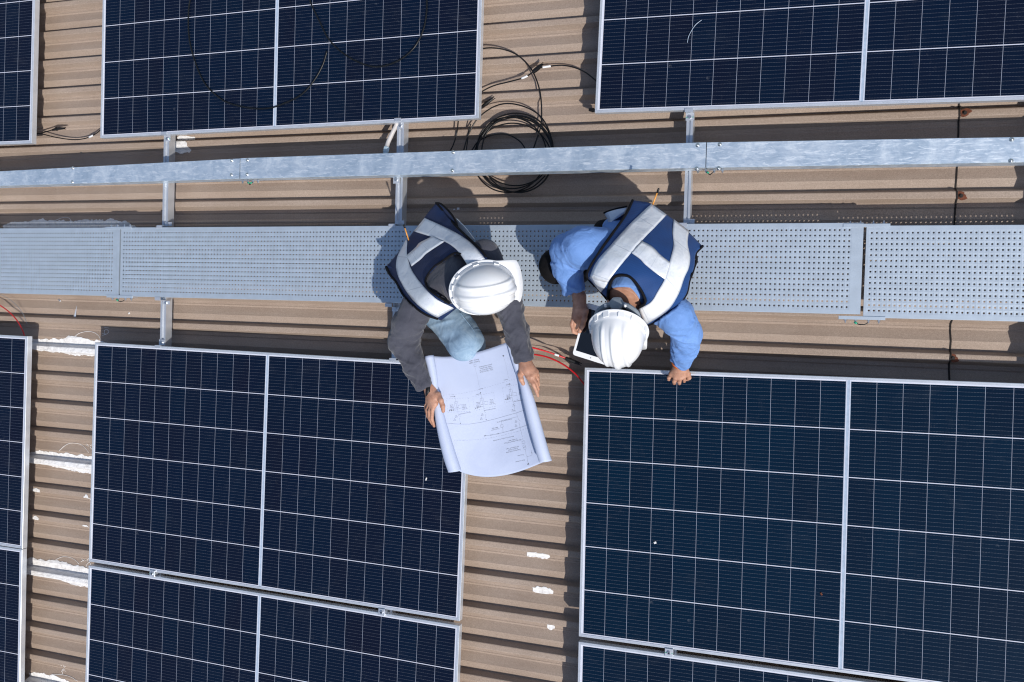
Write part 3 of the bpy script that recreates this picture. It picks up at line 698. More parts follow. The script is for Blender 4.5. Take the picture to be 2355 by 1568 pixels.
smear_px([(10, 516), (55, 503), (90, 504), (150, 507), (200, 504), (240, 501), (285, 508), (310, 518)], [(0, 532), (60, 532), (150, 532), (230, 531), (310, 529)], 5, 'long white sealant smear along the upper edge of the left walkway', rag=.010)
smear_px([(400, 311), (420, 309), (440, 312)], [(400, 322), (420, 322), (440, 321)], 6, 'tiny white sealant dab right of the leftmost rail', rag=.004, taper=.01, z=.0)
smear_px([(394, 328), (412, 326), (440, 328)], [(396, 347), (415, 351), (440, 349)], 7, 'small ragged white smear beside the leftmost rail under the tray', rag=.012, taper=.015, z=-.03)
def dab(px, py, wx, wy, seed, label, z=.005):
    p = at(px, py, z); smear(p[0] - wx, p[0] + wx, [p[1] + wy] * 3, [p[1] - wy] * 3, seed, label, step=.0025, rag=.0075, name='sealant_dab', taper=.016)
dab(84, 1127, .030, .017, 11, 'round white dab on a rib, upper one beside the left panel')
dab(198, 1145, .019, .014, 12, 'square white dab on a rib touching the lower panel, upper one')
dab(83, 1191, .025, .016, 13, 'white dab on a rib, lower one beside the left panel')
dab(196, 1211, .024, .012, 14, 'pointed white dab on a rib touching the lower panel, lower one')
dab(1233, 1278, .062, .018, 15, 'long white dab on a rib in the middle strip, topmost')
dab(1244, 1359, .056, .020, 16, 'long white dab on a rib in the middle strip, the second down')
dab(1262, 1446, .020, .017, 17, 'small square white dab lowest in the middle strip')
def marks(strokes, label, r=.0016, name='paint_mark', mat='chalk', z=-.02):
    mb = MB()
    for s_ in strokes:
        w = np.array([at(x, y, z) for x, y in s_]); w = spline(w, 6); w[:, 2] = roof_z(w[:, 0], w[:, 1]) + .0012
        mb.tube(w, r, 5)
    o = mb.build(name, M[mat], None, True); tag(o, label, 'marking', 'hand drawn marks on the roof')
marks([[(168, 778), (178, 767), (195, 762), (212, 764), (225, 772), (232, 781)]], 'thin white arc drawn above the topmost sealant smear')
marks([[(232, 766), (240, 769)], [(240, 769), (233, 771)], [(236, 760), (242, 757), (246, 762), (242, 768), (237, 766), (236, 760)], [(237, 752), (247, 754)]], 'white handwritten number ten with a small arrow at the panel corner')
marks([[(135, 1037), (150, 1022), (170, 1019), (188, 1026), (203, 1040)]], 'thin white arc drawn above the second sealant smear')
marks([[(193, 1023), (199, 1026), (196, 1020)], [(206, 1031), (203, 1026), (208, 1023), (212, 1027), (208, 1031), (204, 1028)]], 'white handwritten number nine beside the second arc')
marks([[(126, 1287), (140, 1281), (158, 1283), (172, 1290), (180, 1297)]], 'thin white arc drawn above the third sealant smear')
marks([[(182, 1285), (190, 1291)], [(183, 1292), (190, 1288), (195, 1290)], [(197, 1287), (203, 1284), (206, 1290), (199, 1296), (197, 1302), (203, 1303), (206, 1296), (199, 1292), (197, 1287)]], 'white handwritten number eight with an arrow by the panel seam')
marks([[(137, 1533), (138, 1526), (145, 1535), (147, 1528)], [(141, 1552), (142, 1540)], [(138, 1545), (142, 1539), (147, 1545)]], 'white handwritten letter and arrow near the bottom left')
marks([[(120, 1550), (145, 1552), (165, 1558), (178, 1566)]], 'thin white line at the bottom of the left strip')
marks([[(125, 508), (145, 500), (158, 501), (165, 508)]], 'thin white arc above the long sealant smear on the walkway edge', z=-.03)
# scraps
def scrap(px, py, z, sx, sy, rot, label, mat='scrap', h=.0015, name='paper_scrap', cat='scrap'):
    p = at(px, py, z); z0 = z if z > .1 else float(roof_z(p[0], p[1]))
    mb = MB(); mb.box(-sx, sx, -sy, sy, .001, .001 + h, bev=h * .4); o = mb.build(name, M[mat], None, False, (p[0], p[1], z0), rot); tag(o, label, cat); return o
scrap(1053, 479, -.03, .007, .007, .1, 'tiny square white paper scrap on the roof beside the vest hem')
scrap(1044, 481, -.03, .005, .0025, .1, 'tiniest white paper sliver left of the square scrap')
scrap(134, 690, -.02, .010, .005, -.6, 'small pale metal offcut under the left walkway', 'bolt', .006, 'metal_offcut')
scrap(296, 720, -.02, .006, .005, .4, 'tiny pale pebble of sealant below the walkway joint', 'sealant', .005, 'pebble')
scrap(1506, 1247, .148, .006, .005, .4, 'tiny pale pebble lying on the lower right panel', 'sealant', .006, 'pebble')
scrap(980, 1101, .148, .003, .008, -.3, 'tiny pale chip lying on the lower panel below the plan', 'sealant', .003, 'chip')
scrap(1888, 1365, .148, .004, .006, .5, 'tiny brown speck on the lower right panel', 'rust', .003, 'chip')
p0 = at(176, 702, -.02); p1 = at(171, 728, -.02)
mb = MB(); z0 = float(roof_z(p1[0], p1[1])) + .003; mb.add([(p0[0], p0[1], z0 + .004), (p1[0] - .014, p1[1], z0), (p1[0] + .010, p1[1] - .003, z0 + .003), (p1[0] - .002, p1[1], z0 + .006)], [(0, 1, 3), (0, 3, 2), (1, 2, 3), (0, 2, 1)])
o = mb.build('metal_shard', simple('bright_foil', (.88, .90, .92), .15, .6, var=.05)); tag(o, 'bright silver wedge shaped shard below the left walkway', 'shard')
mb = MB(); rp = [at(102 + 57 * math.cos(a) * .56, 601 + 42 * math.sin(a), .1675) for a in np.linspace(0, 2 * math.pi, 49)]; mb.tube(rp, .0008, 5, caps=False)
o = mb.build('clear_ring', simple('clear_plastic', (.52, .58, .64), .15, var=.05), None, True); tag(o, 'thin clear plastic ring lying on the left walkway panel', 'ring')

# ------------------------------------------------------------------ figures: implicit surfaces
class Field:
    def __init__(s, lo, hi, vox):
        s.vox = vox; s.lo = np.asarray(lo, float); s.n = np.ceil((np.asarray(hi) - s.lo) / vox).astype(int) + 1
        s.f = np.full(s.n, .05, np.float32)
    def _sub(s, lo, hi):
        a = np.clip(np.floor((lo - s.lo) / s.vox).astype(int), 0, s.n - 1); b = np.clip(np.ceil((hi - s.lo) / s.vox).astype(int) + 1, 1, s.n)
        if np.any(b <= a): return None, None
        ax = [(s.lo[i] + s.vox * np.arange(a[i], b[i])).astype(np.float32) for i in range(3)]
        return (slice(a[0], b[0]), slice(a[1], b[1]), slice(a[2], b[2])), np.meshgrid(*ax, indexing='ij', sparse=True)
    def _blend(s, sl, d, k):
        f = s.f[sl]
        if k <= 0: s.f[sl] = np.minimum(f, d); return
        h = np.clip(.5 + .5 * (f - d) / k, 0, 1); s.f[sl] = f + (d - f) * h - k * h * (1 - h)
    def cone(s, a, b, ra, rb, k=.02, flat=None, fs=1.0):
        """tapered limb from a to b; flat = axis squeezed by fs"""
        a = np.asarray(a, float); b = np.asarray(b, float); R_ = max(ra, rb) * max(1, fs) + k + 2 * s.vox
        sl, g = s._sub(np.minimum(a, b) - R_, np.maximum(a, b) + R_)
        if sl is None: return
        ab = b - a; L2 = ab @ ab + 1e-12
        px, py, pz = g[0] - np.float32(a[0]), g[1] - np.float32(a[1]), g[2] - np.float32(a[2])
        t = np.clip((px * ab[0] + py * ab[1] + pz * ab[2]) / L2, 0, 1)
        dx, dy, dz = px - t * ab[0], py - t * ab[1], pz - t * ab[2]
        if flat is not None:
            w = np.asarray(flat, float); w = w / np.linalg.norm(w); c_ = (dx * w[0] + dy * w[1] + dz * w[2]) * (1 / fs - 1)
            dx, dy, dz = dx + c_ * w[0], dy + c_ * w[1], dz + c_ * w[2]
        d = np.sqrt(dx * dx + dy * dy + dz * dz) - (ra + (rb - ra) * t)
        if flat is not None: d = d * min(1, fs)
        s._blend(sl, d.astype(np.float32), k)
    def chain(s, pts, rad, k=.02, flat=None, fs=1.0):
        for i in range(len(pts) - 1): s.cone(pts[i], pts[i + 1], rad[i], rad[i + 1], k, flat, fs)
    def ell(s, c, r, axes=None, k=.02):
        c = np.asarray(c, float); r = np.asarray(r, float); R_ = r.max() + k + 2 * s.vox
        sl, g = s._sub(c - R_, c + R_)
        if sl is None: return
        X = np.eye(3) if axes is None else np.asarray(axes)
        p = [g[i] - np.float32(c[i]) for i in range(3)]
        q = [(p[0] * X[i][0] + p[1] * X[i][1] + p[2] * X[i][2]) / r[i] for i in range(3)]
        n = np.sqrt(q[0] ** 2 + q[1] ** 2 + q[2] ** 2)
        s._blend(sl, ((n - 1) * r.min()).astype(np.float32), k)
    def cut_sphere(s, c, r, k=.004):
        c = np.asarray(c, float); sl, g = s._sub(c - r - .02, c + r + .02)
        if sl is None: return
        d = (r - np.sqrt((g[0] - c[0]) ** 2 + (g[1] - c[1]) ** 2 + (g[2] - c[2]) ** 2)).astype(np.float32)
        s.f[sl] = np.maximum(s.f[sl], d)
    def cut_plane(s, p, n, rad):
        """remove what lies on the +n side within rad of p"""
        p = np.asarray(p, float); n = np.asarray(n, float) / np.linalg.norm(n); sl, g = s._sub(p - rad, p + rad)
        if sl is None: return
        px, py, pz = g[0] - p[0], g[1] - p[1], g[2] - p[2]; d = px * n[0] + py * n[1] + pz * n[2]
        rr = np.sqrt(px * px + py * py + pz * pz) - rad
        s.f[sl] = np.maximum(s.f[sl], np.minimum(d, -rr).astype(np.float32))
    def mesh(s):
        f = s.f; neg = f < 0; n = s.n
        cnt = sum(neg[a:n[0] - 1 + a, b:n[1] - 1 + b, c:n[2] - 1 + c].astype(np.int8) for a in (0, 1) for b in (0, 1) for c in (0, 1))
        mixed = (cnt > 0) & (cnt < 8); I = np.argwhere(mixed); idx = np.full(mixed.shape, -1, np.int32); idx[mixed] = np.arange(len(I))
        acc = np.zeros((len(I), 3)); num = np.zeros(len(I))
        cor = [(a, b, c) for a in (0, 1) for b in (0, 1) for c in (0, 1)]
        val = {c: f[I[:, 0] + c[0], I[:, 1] + c[1], I[:, 2] + c[2]] for c in cor}
        for c in cor:
            for ax in range(3):
                if c[ax]: continue
                e = list(c); e[ax] = 1; e = tuple(e); va, vb = val[c], val[e]; m = (va < 0) != (vb < 0)
                t = np.where(m, va / np.where(m, va - vb, 1), 0); pt = np.repeat(np.array([c], float), len(I), 0); pt[:, ax] += t
                acc += pt * m[:, None]; num += m
        V = s.lo + s.vox * (I + acc / num[:, None]); Fs = []
        for ax in range(3):
            sl0 = [slice(0, -1)] * 3; sl1 = [slice(0, -1)] * 3; sl1[ax] = slice(1, None)
            a = neg[tuple(slice(0, n[i] - 1) for i in range(3))]
            sb = [slice(0, n[i] - 1) for i in range(3)]; sb[ax] = slice(1, n[ax]); b = neg[tuple(sb)]
            E = np.argwhere(a != b); o1, o2 = (ax + 1) % 3, (ax + 2) % 3
            E = E[(E[:, o1] > 0) & (E[:, o2] > 0)]
            def at_(d1, d2):
                q = E.copy(); q[:, o1] -= d1; q[:, o2] -= d2; return idx[q[:, 0], q[:, 1], q[:, 2]]
            Q = np.stack([at_(1, 1), at_(0, 1), at_(0, 0), at_(1, 0)], 1); fl = ~a[E[:, 0], E[:, 1], E[:, 2]]
            Q[fl] = Q[fl][:, ::-1]; Fs.append(Q)
        Q = np.vstack(Fs); Q = Q[(Q >= 0).all(1)]
        return V, Q
def smooth_verts(V, Q, it=2, lam=.5):
    e = np.vstack([Q[:, [0, 1]], Q[:, [1, 2]], Q[:, [2, 3]], Q[:, [3, 0]]])
    for _ in range(it):
        acc = np.zeros_like(V); n = np.zeros(len(V))
        np.add.at(acc, e[:, 0], V[e[:, 1]]); np.add.at(n, e[:, 0], 1); np.add.at(acc, e[:, 1], V[e[:, 0]]); np.add.at(n, e[:, 1], 1)
        V = V + lam * (acc / np.maximum(n, 1)[:, None] - V)
    return V
def normals(V, Q):
    fn = np.cross(V[Q[:, 2]] - V[Q[:, 0]], V[Q[:, 3]] - V[Q[:, 1]]); N = np.zeros_like(V)
    for i in range(4): np.add.at(N, Q[:, i], fn)
    return N / (np.linalg.norm(N, axis=1)[:, None] + 1e-12)
def surf_obj(name, V, Q, mat, parent):
    me = bpy.data.meshes.new(name); me.vertices.add(len(V)); me.vertices.foreach_set('co', V.astype(np.float32).ravel())
    me.loops.add(Q.size); me.loops.foreach_set('vertex_index', Q.astype(np.int32).ravel())
    me.polygons.add(len(Q)); me.polygons.foreach_set('loop_start', np.arange(0, Q.size, 4, dtype=np.int32)); me.polygons.foreach_set('loop_total', np.full(len(Q), 4, np.int32))
    me.polygons.foreach_set('use_smooth', np.ones(len(Q), bool)); me.materials.append(mat); me.update(calc_edges=True); me.validate()
    return link(name, me, parent)
def limb_folds(V, N, chains, amp=.004, base=.0015):
    """creases that run round sleeves and trouser legs, deepest at the joints"""
    V = V.copy(); best = np.full(len(V), 9.0); disp = np.zeros(len(V))
    for ci, (pts, rads, joints, gain) in enumerate(chains):
        pts = np.asarray(pts, float); off = 0
        for i in range(len(pts) - 1):
            ab = pts[i + 1] - pts[i]; Ls = np.linalg.norm(ab); u = ab / Ls
            w = V - pts[i]; t = np.clip(w @ u, 0, Ls); r = w - t[:, None] * u; dist = np.linalg.norm(r, axis=1)
            rel = dist / (rads[i] + (rads[i + 1] - rads[i]) * t / Ls)
            ref = np.cross(u, (0, 0, 1.0)); ref /= np.linalg.norm(ref) + 1e-9; ref2 = np.cross(u, ref)
            ca, sa = (r @ ref) / (dist + 1e-9), (r @ ref2) / (dist + 1e-9); sarc = off + t
            q = np.stack([sarc * 27 + 1.3 * ca + .9 * sa, ca * .8 + ci * 9, sa * .8 + 3], 1)
            q2 = np.stack([sarc * 48 - 1.8 * ca + 1.2 * sa, ca * 1.0 + ci * 5, sa * 1.0 + 7], 1)
            nz = (1 - 2 * np.abs(vnoise(q, 3 + ci))) * .8 + (1 - 2 * np.abs(vnoise(q2, 8 + ci))) * .35
            jw = np.zeros(len(V))
            for (js, wd, g) in joints: jw = np.maximum(jw, g * np.exp(-((sarc - js) / wd) ** 2))
            a = (base + amp * jw) * gain * nz
            m = (rel < best) & (rel < 1.7); disp[m] = a[m]; best[m] = rel[m]; off += Ls
    V += N * disp[:, None]
    return V
def cloth_noise(V, N, amp, sc, seed=1):
    return V + N * (amp * (vnoise(V * sc, seed) + .5 * vnoise(V * sc * 2.1, seed + 3)))[:, None]

def net(ctrl, nu, nv, conv):
    """smooth sheet through a grid of surveyed points"""
    g = np.array([[conv(*p) for p in row] for row in ctrl])
    rows = np.array([spline(r_, nu) for r_ in g])
    return np.array([spline(rows[:, i], nv) for i in range(rows.shape[1])]).transpose(1, 0, 2)
def sheet_obj(name, G, mat, parent, thick=.0025, uvscale=1.0, off=1):
    nv, nu = G.shape[:2]; V = G.reshape(-1, 3)
    fs = [(j * nu + i, j * nu + i + 1, (j + 1) * nu + i + 1, (j + 1) * nu + i) for j in range(nv - 1) for i in range(nu - 1)]
    uv = []
    for j in range(nv - 1):
        for i in range(nu - 1):
            for (a, b) in ((i, j), (i + 1, j), (i + 1, j + 1), (i, j + 1)): uv.append((a / (nu - 1) * uvscale, b / (nv - 1) * uvscale))
    me = mesh_from(name, V, fs, mat, True, None, uv); o = link(name, me, parent)
    md = o.modifiers.new('thickness', 'SOLIDIFY'); md.thickness = thick; md.offset = off
    return o
def bvh_of(V, fs): return BVHTree.FromPolygons([Vector(v) for v in V], [tuple(int(i) for i in f) for f in fs])
def grid_bvh(G):
    nv, nu = G.shape[:2]
    return bvh_of(G.reshape(-1, 3), [(j * nu + i, j * nu + i + 1, (j + 1) * nu + i + 1, (j + 1) * nu + i) for j in range(nv - 1) for i in range(nu - 1)])
def drape(bvh, pxy, lift=.003, fallback=None):
    d = ray(*pxy); h = bvh.ray_cast(Vector(CAM), Vector(d))
    if h[0] is None:
        if fallback is None: return None
        return np.array(fallback)
    n = Vector(h[1]);
    if n.dot(Vector(d)) > 0: n = -n
    return np.array(h[0] + n * lift)
def tape_strip(bvh, left, right, conv, parent, nl=26, nw=6, lift=.004, seed=0):
    """reflective tape sewn on a vest between two surveyed edges"""
    a = spline(left, 12); b = spline(right, 12)
    def res(p, n):
        s_ = np.concatenate([[0], np.cumsum(np.linalg.norm(np.diff(p, axis=0), axis=1))]); q = np.linspace(0, s_[-1], n)
        return np.stack([np.interp(q, s_, p[:, k]) for k in range(2)], 1)
    a, b = res(a, nl), res(b, nl); G = np.zeros((nl, nw, 3)); last = None
    for i in range(nl):
        for j in range(nw):
            p = a[i] + (b[i] - a[i]) * j / (nw - 1); h = drape(bvh, conv(*p), lift)
            G[i, j] = h if h is not None else np.nan
    # fill misses from the neighbours
    for _ in range(30):
        bad = np.isnan(G[..., 0])
        if not bad.any(): break
        for i, j in np.argwhere(bad):
            nb = [(i + di, j + dj, i + 2 * di, j + 2 * dj) for di, dj in ((0, 1), (0, -1), (1, 0), (-1, 0))]
            c_ = []
            for (i1, j1, i2, j2) in nb:
                if 0 <= i1 < nl and 0 <= j1 < nw and not np.isnan(G[i1, j1, 0]):
                    c_.append(2 * G[i1, j1] - G[i2, j2] if 0 <= i2 < nl and 0 <= j2 < nw and not np.isnan(G[i2, j2, 0]) else G[i1, j1])
            if c_: G[i, j] = np.mean(c_, 0)
    nn = vnoise(G.reshape(-1, 3) * 38, 5 + seed).reshape(nl, nw); G[..., 2] += .0022 * nn
    return sheet_obj('reflective_tape', G, M['tape'], parent, .0012)
def binding(bvh, pts, conv, parent, r=.0042, lift=.003, z=None):
    q = spline(pts, 8); w = []
    for p in q:
        h = drape(bvh, conv(*p), lift)
        if h is None: h = at(*conv(*p), w[-1][2]) if w else None
        if h is not None: w.append(h)
    w = np.array(w)
    for _ in range(3): w[1:-1] = .25 * w[:-2] + .5 * w[1:-1] + .25 * w[2:]
    mb = MB(); mb.tube(w, r, 7); return mb.build('edge_binding', M['piping'], parent, True)
def tuck(V, bvh, depth, lim=.22):
    """press cloth that would poke through a garment worn over it back beneath that garment"""
    V = V.copy(); o = Vector(CAM)
    for i in range(len(V)):
        d = V[i] - CAM; L_ = float(np.linalg.norm(d)); h = bvh.ray_cast(o, Vector(d / L_))
        if h[0] is not None and L_ - depth < h[3] < L_ + lim: V[i] = CAM + d * ((h[3] + depth) / L_)
    return V
def unit(v): v = np.asarray(v, float); return v / np.linalg.norm(v)

def helmet(parent, c, f, u, gap_side=True, ratchet=False, label=None):
    """hard hat: c = middle of the rim, f = forward, u = up"""
    f = unit(f); u = unit(np.asarray(u) - f * (np.asarray(u) @ f)); s_ = np.cross(u, f)     # s_ = wearer's left
    def W_(p): return c + p[0] * f + p[1] * s_ + p[2] * u
    na, ne = 144, 44; vs = []
    la, lb, hh = .137, .109, .148
    for j in range(ne + 1):
        e = math.pi / 2 * j / ne
        for i in range(na):
            a = 2 * math.pi * i / na
            ce, se = math.cos(e) ** .80, math.sin(e) ** .92
            x, y, z = la * ce * math.cos(a), lb * ce * math.sin(a), hh * se
            # three raised ribs running front to back
            k = 0
            top = min(1, max(0, (z / hh - .22) / .25))
            fr = 1 - max(0, (abs(x) / la - .86) / .14)
            for yc, wd, hgt in ((0, .0105, .0085), (.043, .0065, .0065), (-.043, .0065, .0065)):
                k += hgt * math.exp(-((y - yc) / wd) ** 4) * top * max(0, min(1, fr))
            n = np.array([x / la ** 2, y / lb ** 2, z / hh ** 2]); n /= np.linalg.norm(n) + 1e-9
            # shallow step above the rim
            stp = .0035 * (1 if z < .020 else max(0, 1 - (z - .020) / .006))
            p = np.array([x, y, z]) + n * k + np.array([math.cos(a) * stp, math.sin(a) * stp, 0])
            vs.append(W_(p))
    fs = [(j * na + i, j * na + (i + 1) % na, (j + 1) * na + (i + 1) % na, (j + 1) * na + i) for j in range(ne) for i in range(na)]
    # rim and peak
    b = len(vs); rings = []
    for (o_, dz) in ((.0035, 0), (.013, -.003), (.0145, -.007), (.011, -.0085), (.0, -.006)):
        for i in range(na):
            a = 2 * math.pi * i / na; ca = math.cos(a); pk = max(0, (ca - .50) / .50) ** .40
            x, y = (la + o_) * ca, (lb + o_) * math.sin(a)
            if o_ > .009 and ca > .45:
                w_ = min(1, (ca - .45) / .22); w_ = w_ * w_ * (3 - 2 * w_); x = x + ((la + .036 + o_ * .6) * ca ** .30 - x) * w_; y = y + ((lb + .016) * math.sin(a) - y) * w_
            vs.append(W_((x, y, dz - (.012 * pk * pk if o_ > .009 else 0))))
    R0 = [i for i in range(na)]
    prev = list(range(na))
    for k in range(5):
        cur = [b + k * na + i for i in range(na)]
        if k > 0: fs += [(prev[(i + 1) % na], prev[i], cur[i], cur[(i + 1) % na]) for i in range(na)]
        prev = cur
    # inner shell so the hat is not a paper skin
    b2 = len(vs)
    for j in range(ne + 1):
        e = math.pi / 2 * j / ne
        for i in range(na):
            a = 2 * math.pi * i / na; ce, se = math.cos(e) ** .80, math.sin(e) ** .92
            vs.append(W_(((la - .003) * ce * math.cos(a), (lb - .003) * ce * math.sin(a), (hh - .004) * se - .004)))
    fs += [(b2 + (j + 1) * na + i, b2 + (j + 1) * na + (i + 1) % na, b2 + j * na + (i + 1) % na, b2 + j * na + i) for j in range(ne) for i in range(na)]
    fs += [(prev[(i + 1) % na], prev[i], b2 + i, b2 + (i + 1) % na) for i in range(na)]
    h = link('helmet', mesh_from('helmet', vs, fs, M['helmet'], True), parent)
    # accessory slots and lugs low on the sides and back
    for a_, wd in ((100, .013), (140, .010), (165, .012), (195, .012), (220, .010), (260, .013), (62, .012), (298, .012)):
        a = RAD(a_); mb = MB(); cpt = np.array([(la + .002) * math.cos(a), (lb + .002) * math.sin(a), .006]); tn = unit((-la * math.sin(a), lb * math.cos(a), 0)); nr = unit((lb * math.cos(a), la * math.sin(a), 0))
        vv = []
        for zz, o_ in ((-.008, .009), (.014, .004)):
            for t_, r_ in ((-wd, -.006), (wd, -.006), (wd, o_), (-wd, o_)): vv.append(W_(cpt + tn * t_ + nr * r_ + np.array([0, 0, zz])))
        mb.add(vv, [(0, 1, 2, 3), (7, 6, 5, 4), (0, 4, 5, 1), (1, 5, 6, 2), (2, 6, 7, 3), (3, 7, 4, 0)])
        lug = mb.build('slot_lug', M['helmet'], h)
    # cradle: band round the head and ratchet knob at the nape
    bp = [(.088 * math.cos(a), .078 * math.sin(a), -.012 - .022 * max(0, -math.cos(a))) for a in np.linspace(0, 2 * math.pi, 49)]
    mb = MB()
    for k in range(len(bp) - 1): pass
    vv = []; ff = []
    for k, p in enumerate(bp[:-1]):
        for z_, o_ in ((-.014, .0), (.012, .0), (.012, .003), (-.014, .003)):
            q = np.array(p); r_ = unit((q[0], q[1], 0)); vv.append(W_(q + r_ * o_ + np.array([0, 0, z_])))
    n = len(bp) - 1
    for k in range(n):
        for m_ in range(4): ff.append((4 * k + m_, 4 * k + (m_ + 1) % 4, 4 * ((k + 1) % n) + (m_ + 1) % 4, 4 * ((k + 1) % n) + m_))
    mb.add(vv, ff); mb.build('cradle_band', M['grey'], h)
    if ratchet:
        mb = MB(); kc = np.array([-.104, 0, -.064]); n = 18; vv = []
        for x_, rr in ((.012, .030), (-.004, .030), (-.007, .027), (-.009, .016)):
            for i in range(n): a = 2 * math.pi * i / n; r2 = rr * (1 + .06 * math.cos(6 * a)); vv.append(W_(kc + np.array([x_, r2 * math.cos(a), r2 * math.sin(a)])))
        ff = [(k * n + i, k * n + (i + 1) % n, (k + 1) * n + (i + 1) % n, (k + 1) * n + i) for k in range(3) for i in range(n)] + [tuple(range(3 * n, 4 * n))]
        mb.add(vv, ff); mb.build('ratchet_knob', M['grey'], h)
        mb = MB()
        for sg in (-1, 1): 
            pts = [W_(np.array([-.100, sg * .022, -.062])), W_(np.array([-.098, sg * .050, -.052])), W_(np.array([-.078, sg * .078, -.036])), W_(np.array([-.04, sg * .088, -.015]))]
            mb.tube(spline(pts, 5), .0125, 8)
        mb.build('nape_strap', M['grey'], h)
        for sg in (-1, 1):
            mb = MB(); mb.tube([W_(np.array([-.118, sg * .040, -.040])), W_(np.array([-.128, sg * .040, -.044]))], .005, 8); mb.build('pin', M['white'], h)
    return h

def head(F, c, f, u, k=.012):
    """skull, jaw, nose, ears, lips; c = middle of the head"""
    f = unit(f); u = unit(np.asarray(u) - f * (np.asarray(u) @ f)); s_ = np.cross(u, f); X = [f, s_, u]
    def W_(a, b_, d): return c + a * f + b_ * s_ + d * u
    F.ell(c + .018 * u - .004 * f, (.096, .074, .098), X, k); F.ell(W_(.026, 0, -.046), (.062, .056, .066), X, .02)
    F.ell(W_(.062, 0, -.094), (.022, .024, .018), X, .018)                                  # chin
    F.cone(W_(.088, 0, .012), W_(.106, 0, -.022), .008, .012, .010)                          # nose
    F.ell(W_(.098, .012, -.026), (.008, .008, .007), X, .006); F.ell(W_(.098, -.012, -.026), (.008, .008, .007), X, .006)
    F.ell(W_(.088, 0, -.055), (.009, .023, .006), X, .006); F.ell(W_(.086, 0, -.066), (.009, .019, .006), X, .006)
    F.cone(W_(.084, -.05, .026), W_(.090, .05, .026), .009, .009, .010)                      # brow
    for sg in (-1, 1):
        F.cut_sphere(W_(.092, sg * .032, .008), .012); F.ell(W_(-.006, sg * .077, -.012), (.017, .006, .030), X, .006); F.ell(W_(-.016, sg * .083, .002), (.010, .005, .018), X, .005)
    return W_
def eyes(W_, parent):
    for sg in (-1, 1):
        bm = bmesh.new(); bmesh.ops.create_uvsphere(bm, u_segments=14, v_segments=10, radius=.0115); me = bpy.data.meshes.new('eye'); bm.to_mesh(bm_me := me); bm.free()
        me.materials.append(M['eye']); o = link('eye', me, parent, W_(.079, sg * .032, .008))
def hand(F, wrist, palm, fingers, thumb, r=.0092):
    """fingers: lists of 4 points, knuckle to tip"""
    for fi, ch in enumerate(fingers):
        base = ch[0]; F.cone(wrist, base, .0215, .0125, .014)
        k = [1.0, 1.05, 1.0, .86][fi] if fi < 4 else 1
        F.chain(ch, [r * 1.16 * k, r * 1.0 * k, r * .92 * k, r * .74 * k][:len(ch)], .0022)
        F.ell(ch[0], (.0112, .0112, .0112), None, .006)
    F.cone(wrist, palm, .024, .026, .014)
    F.cone(palm, thumb[0], .018, .0150, .012); F.chain(thumb, [.0145, .0120, .0108, .0088][:len(thumb)], .006)

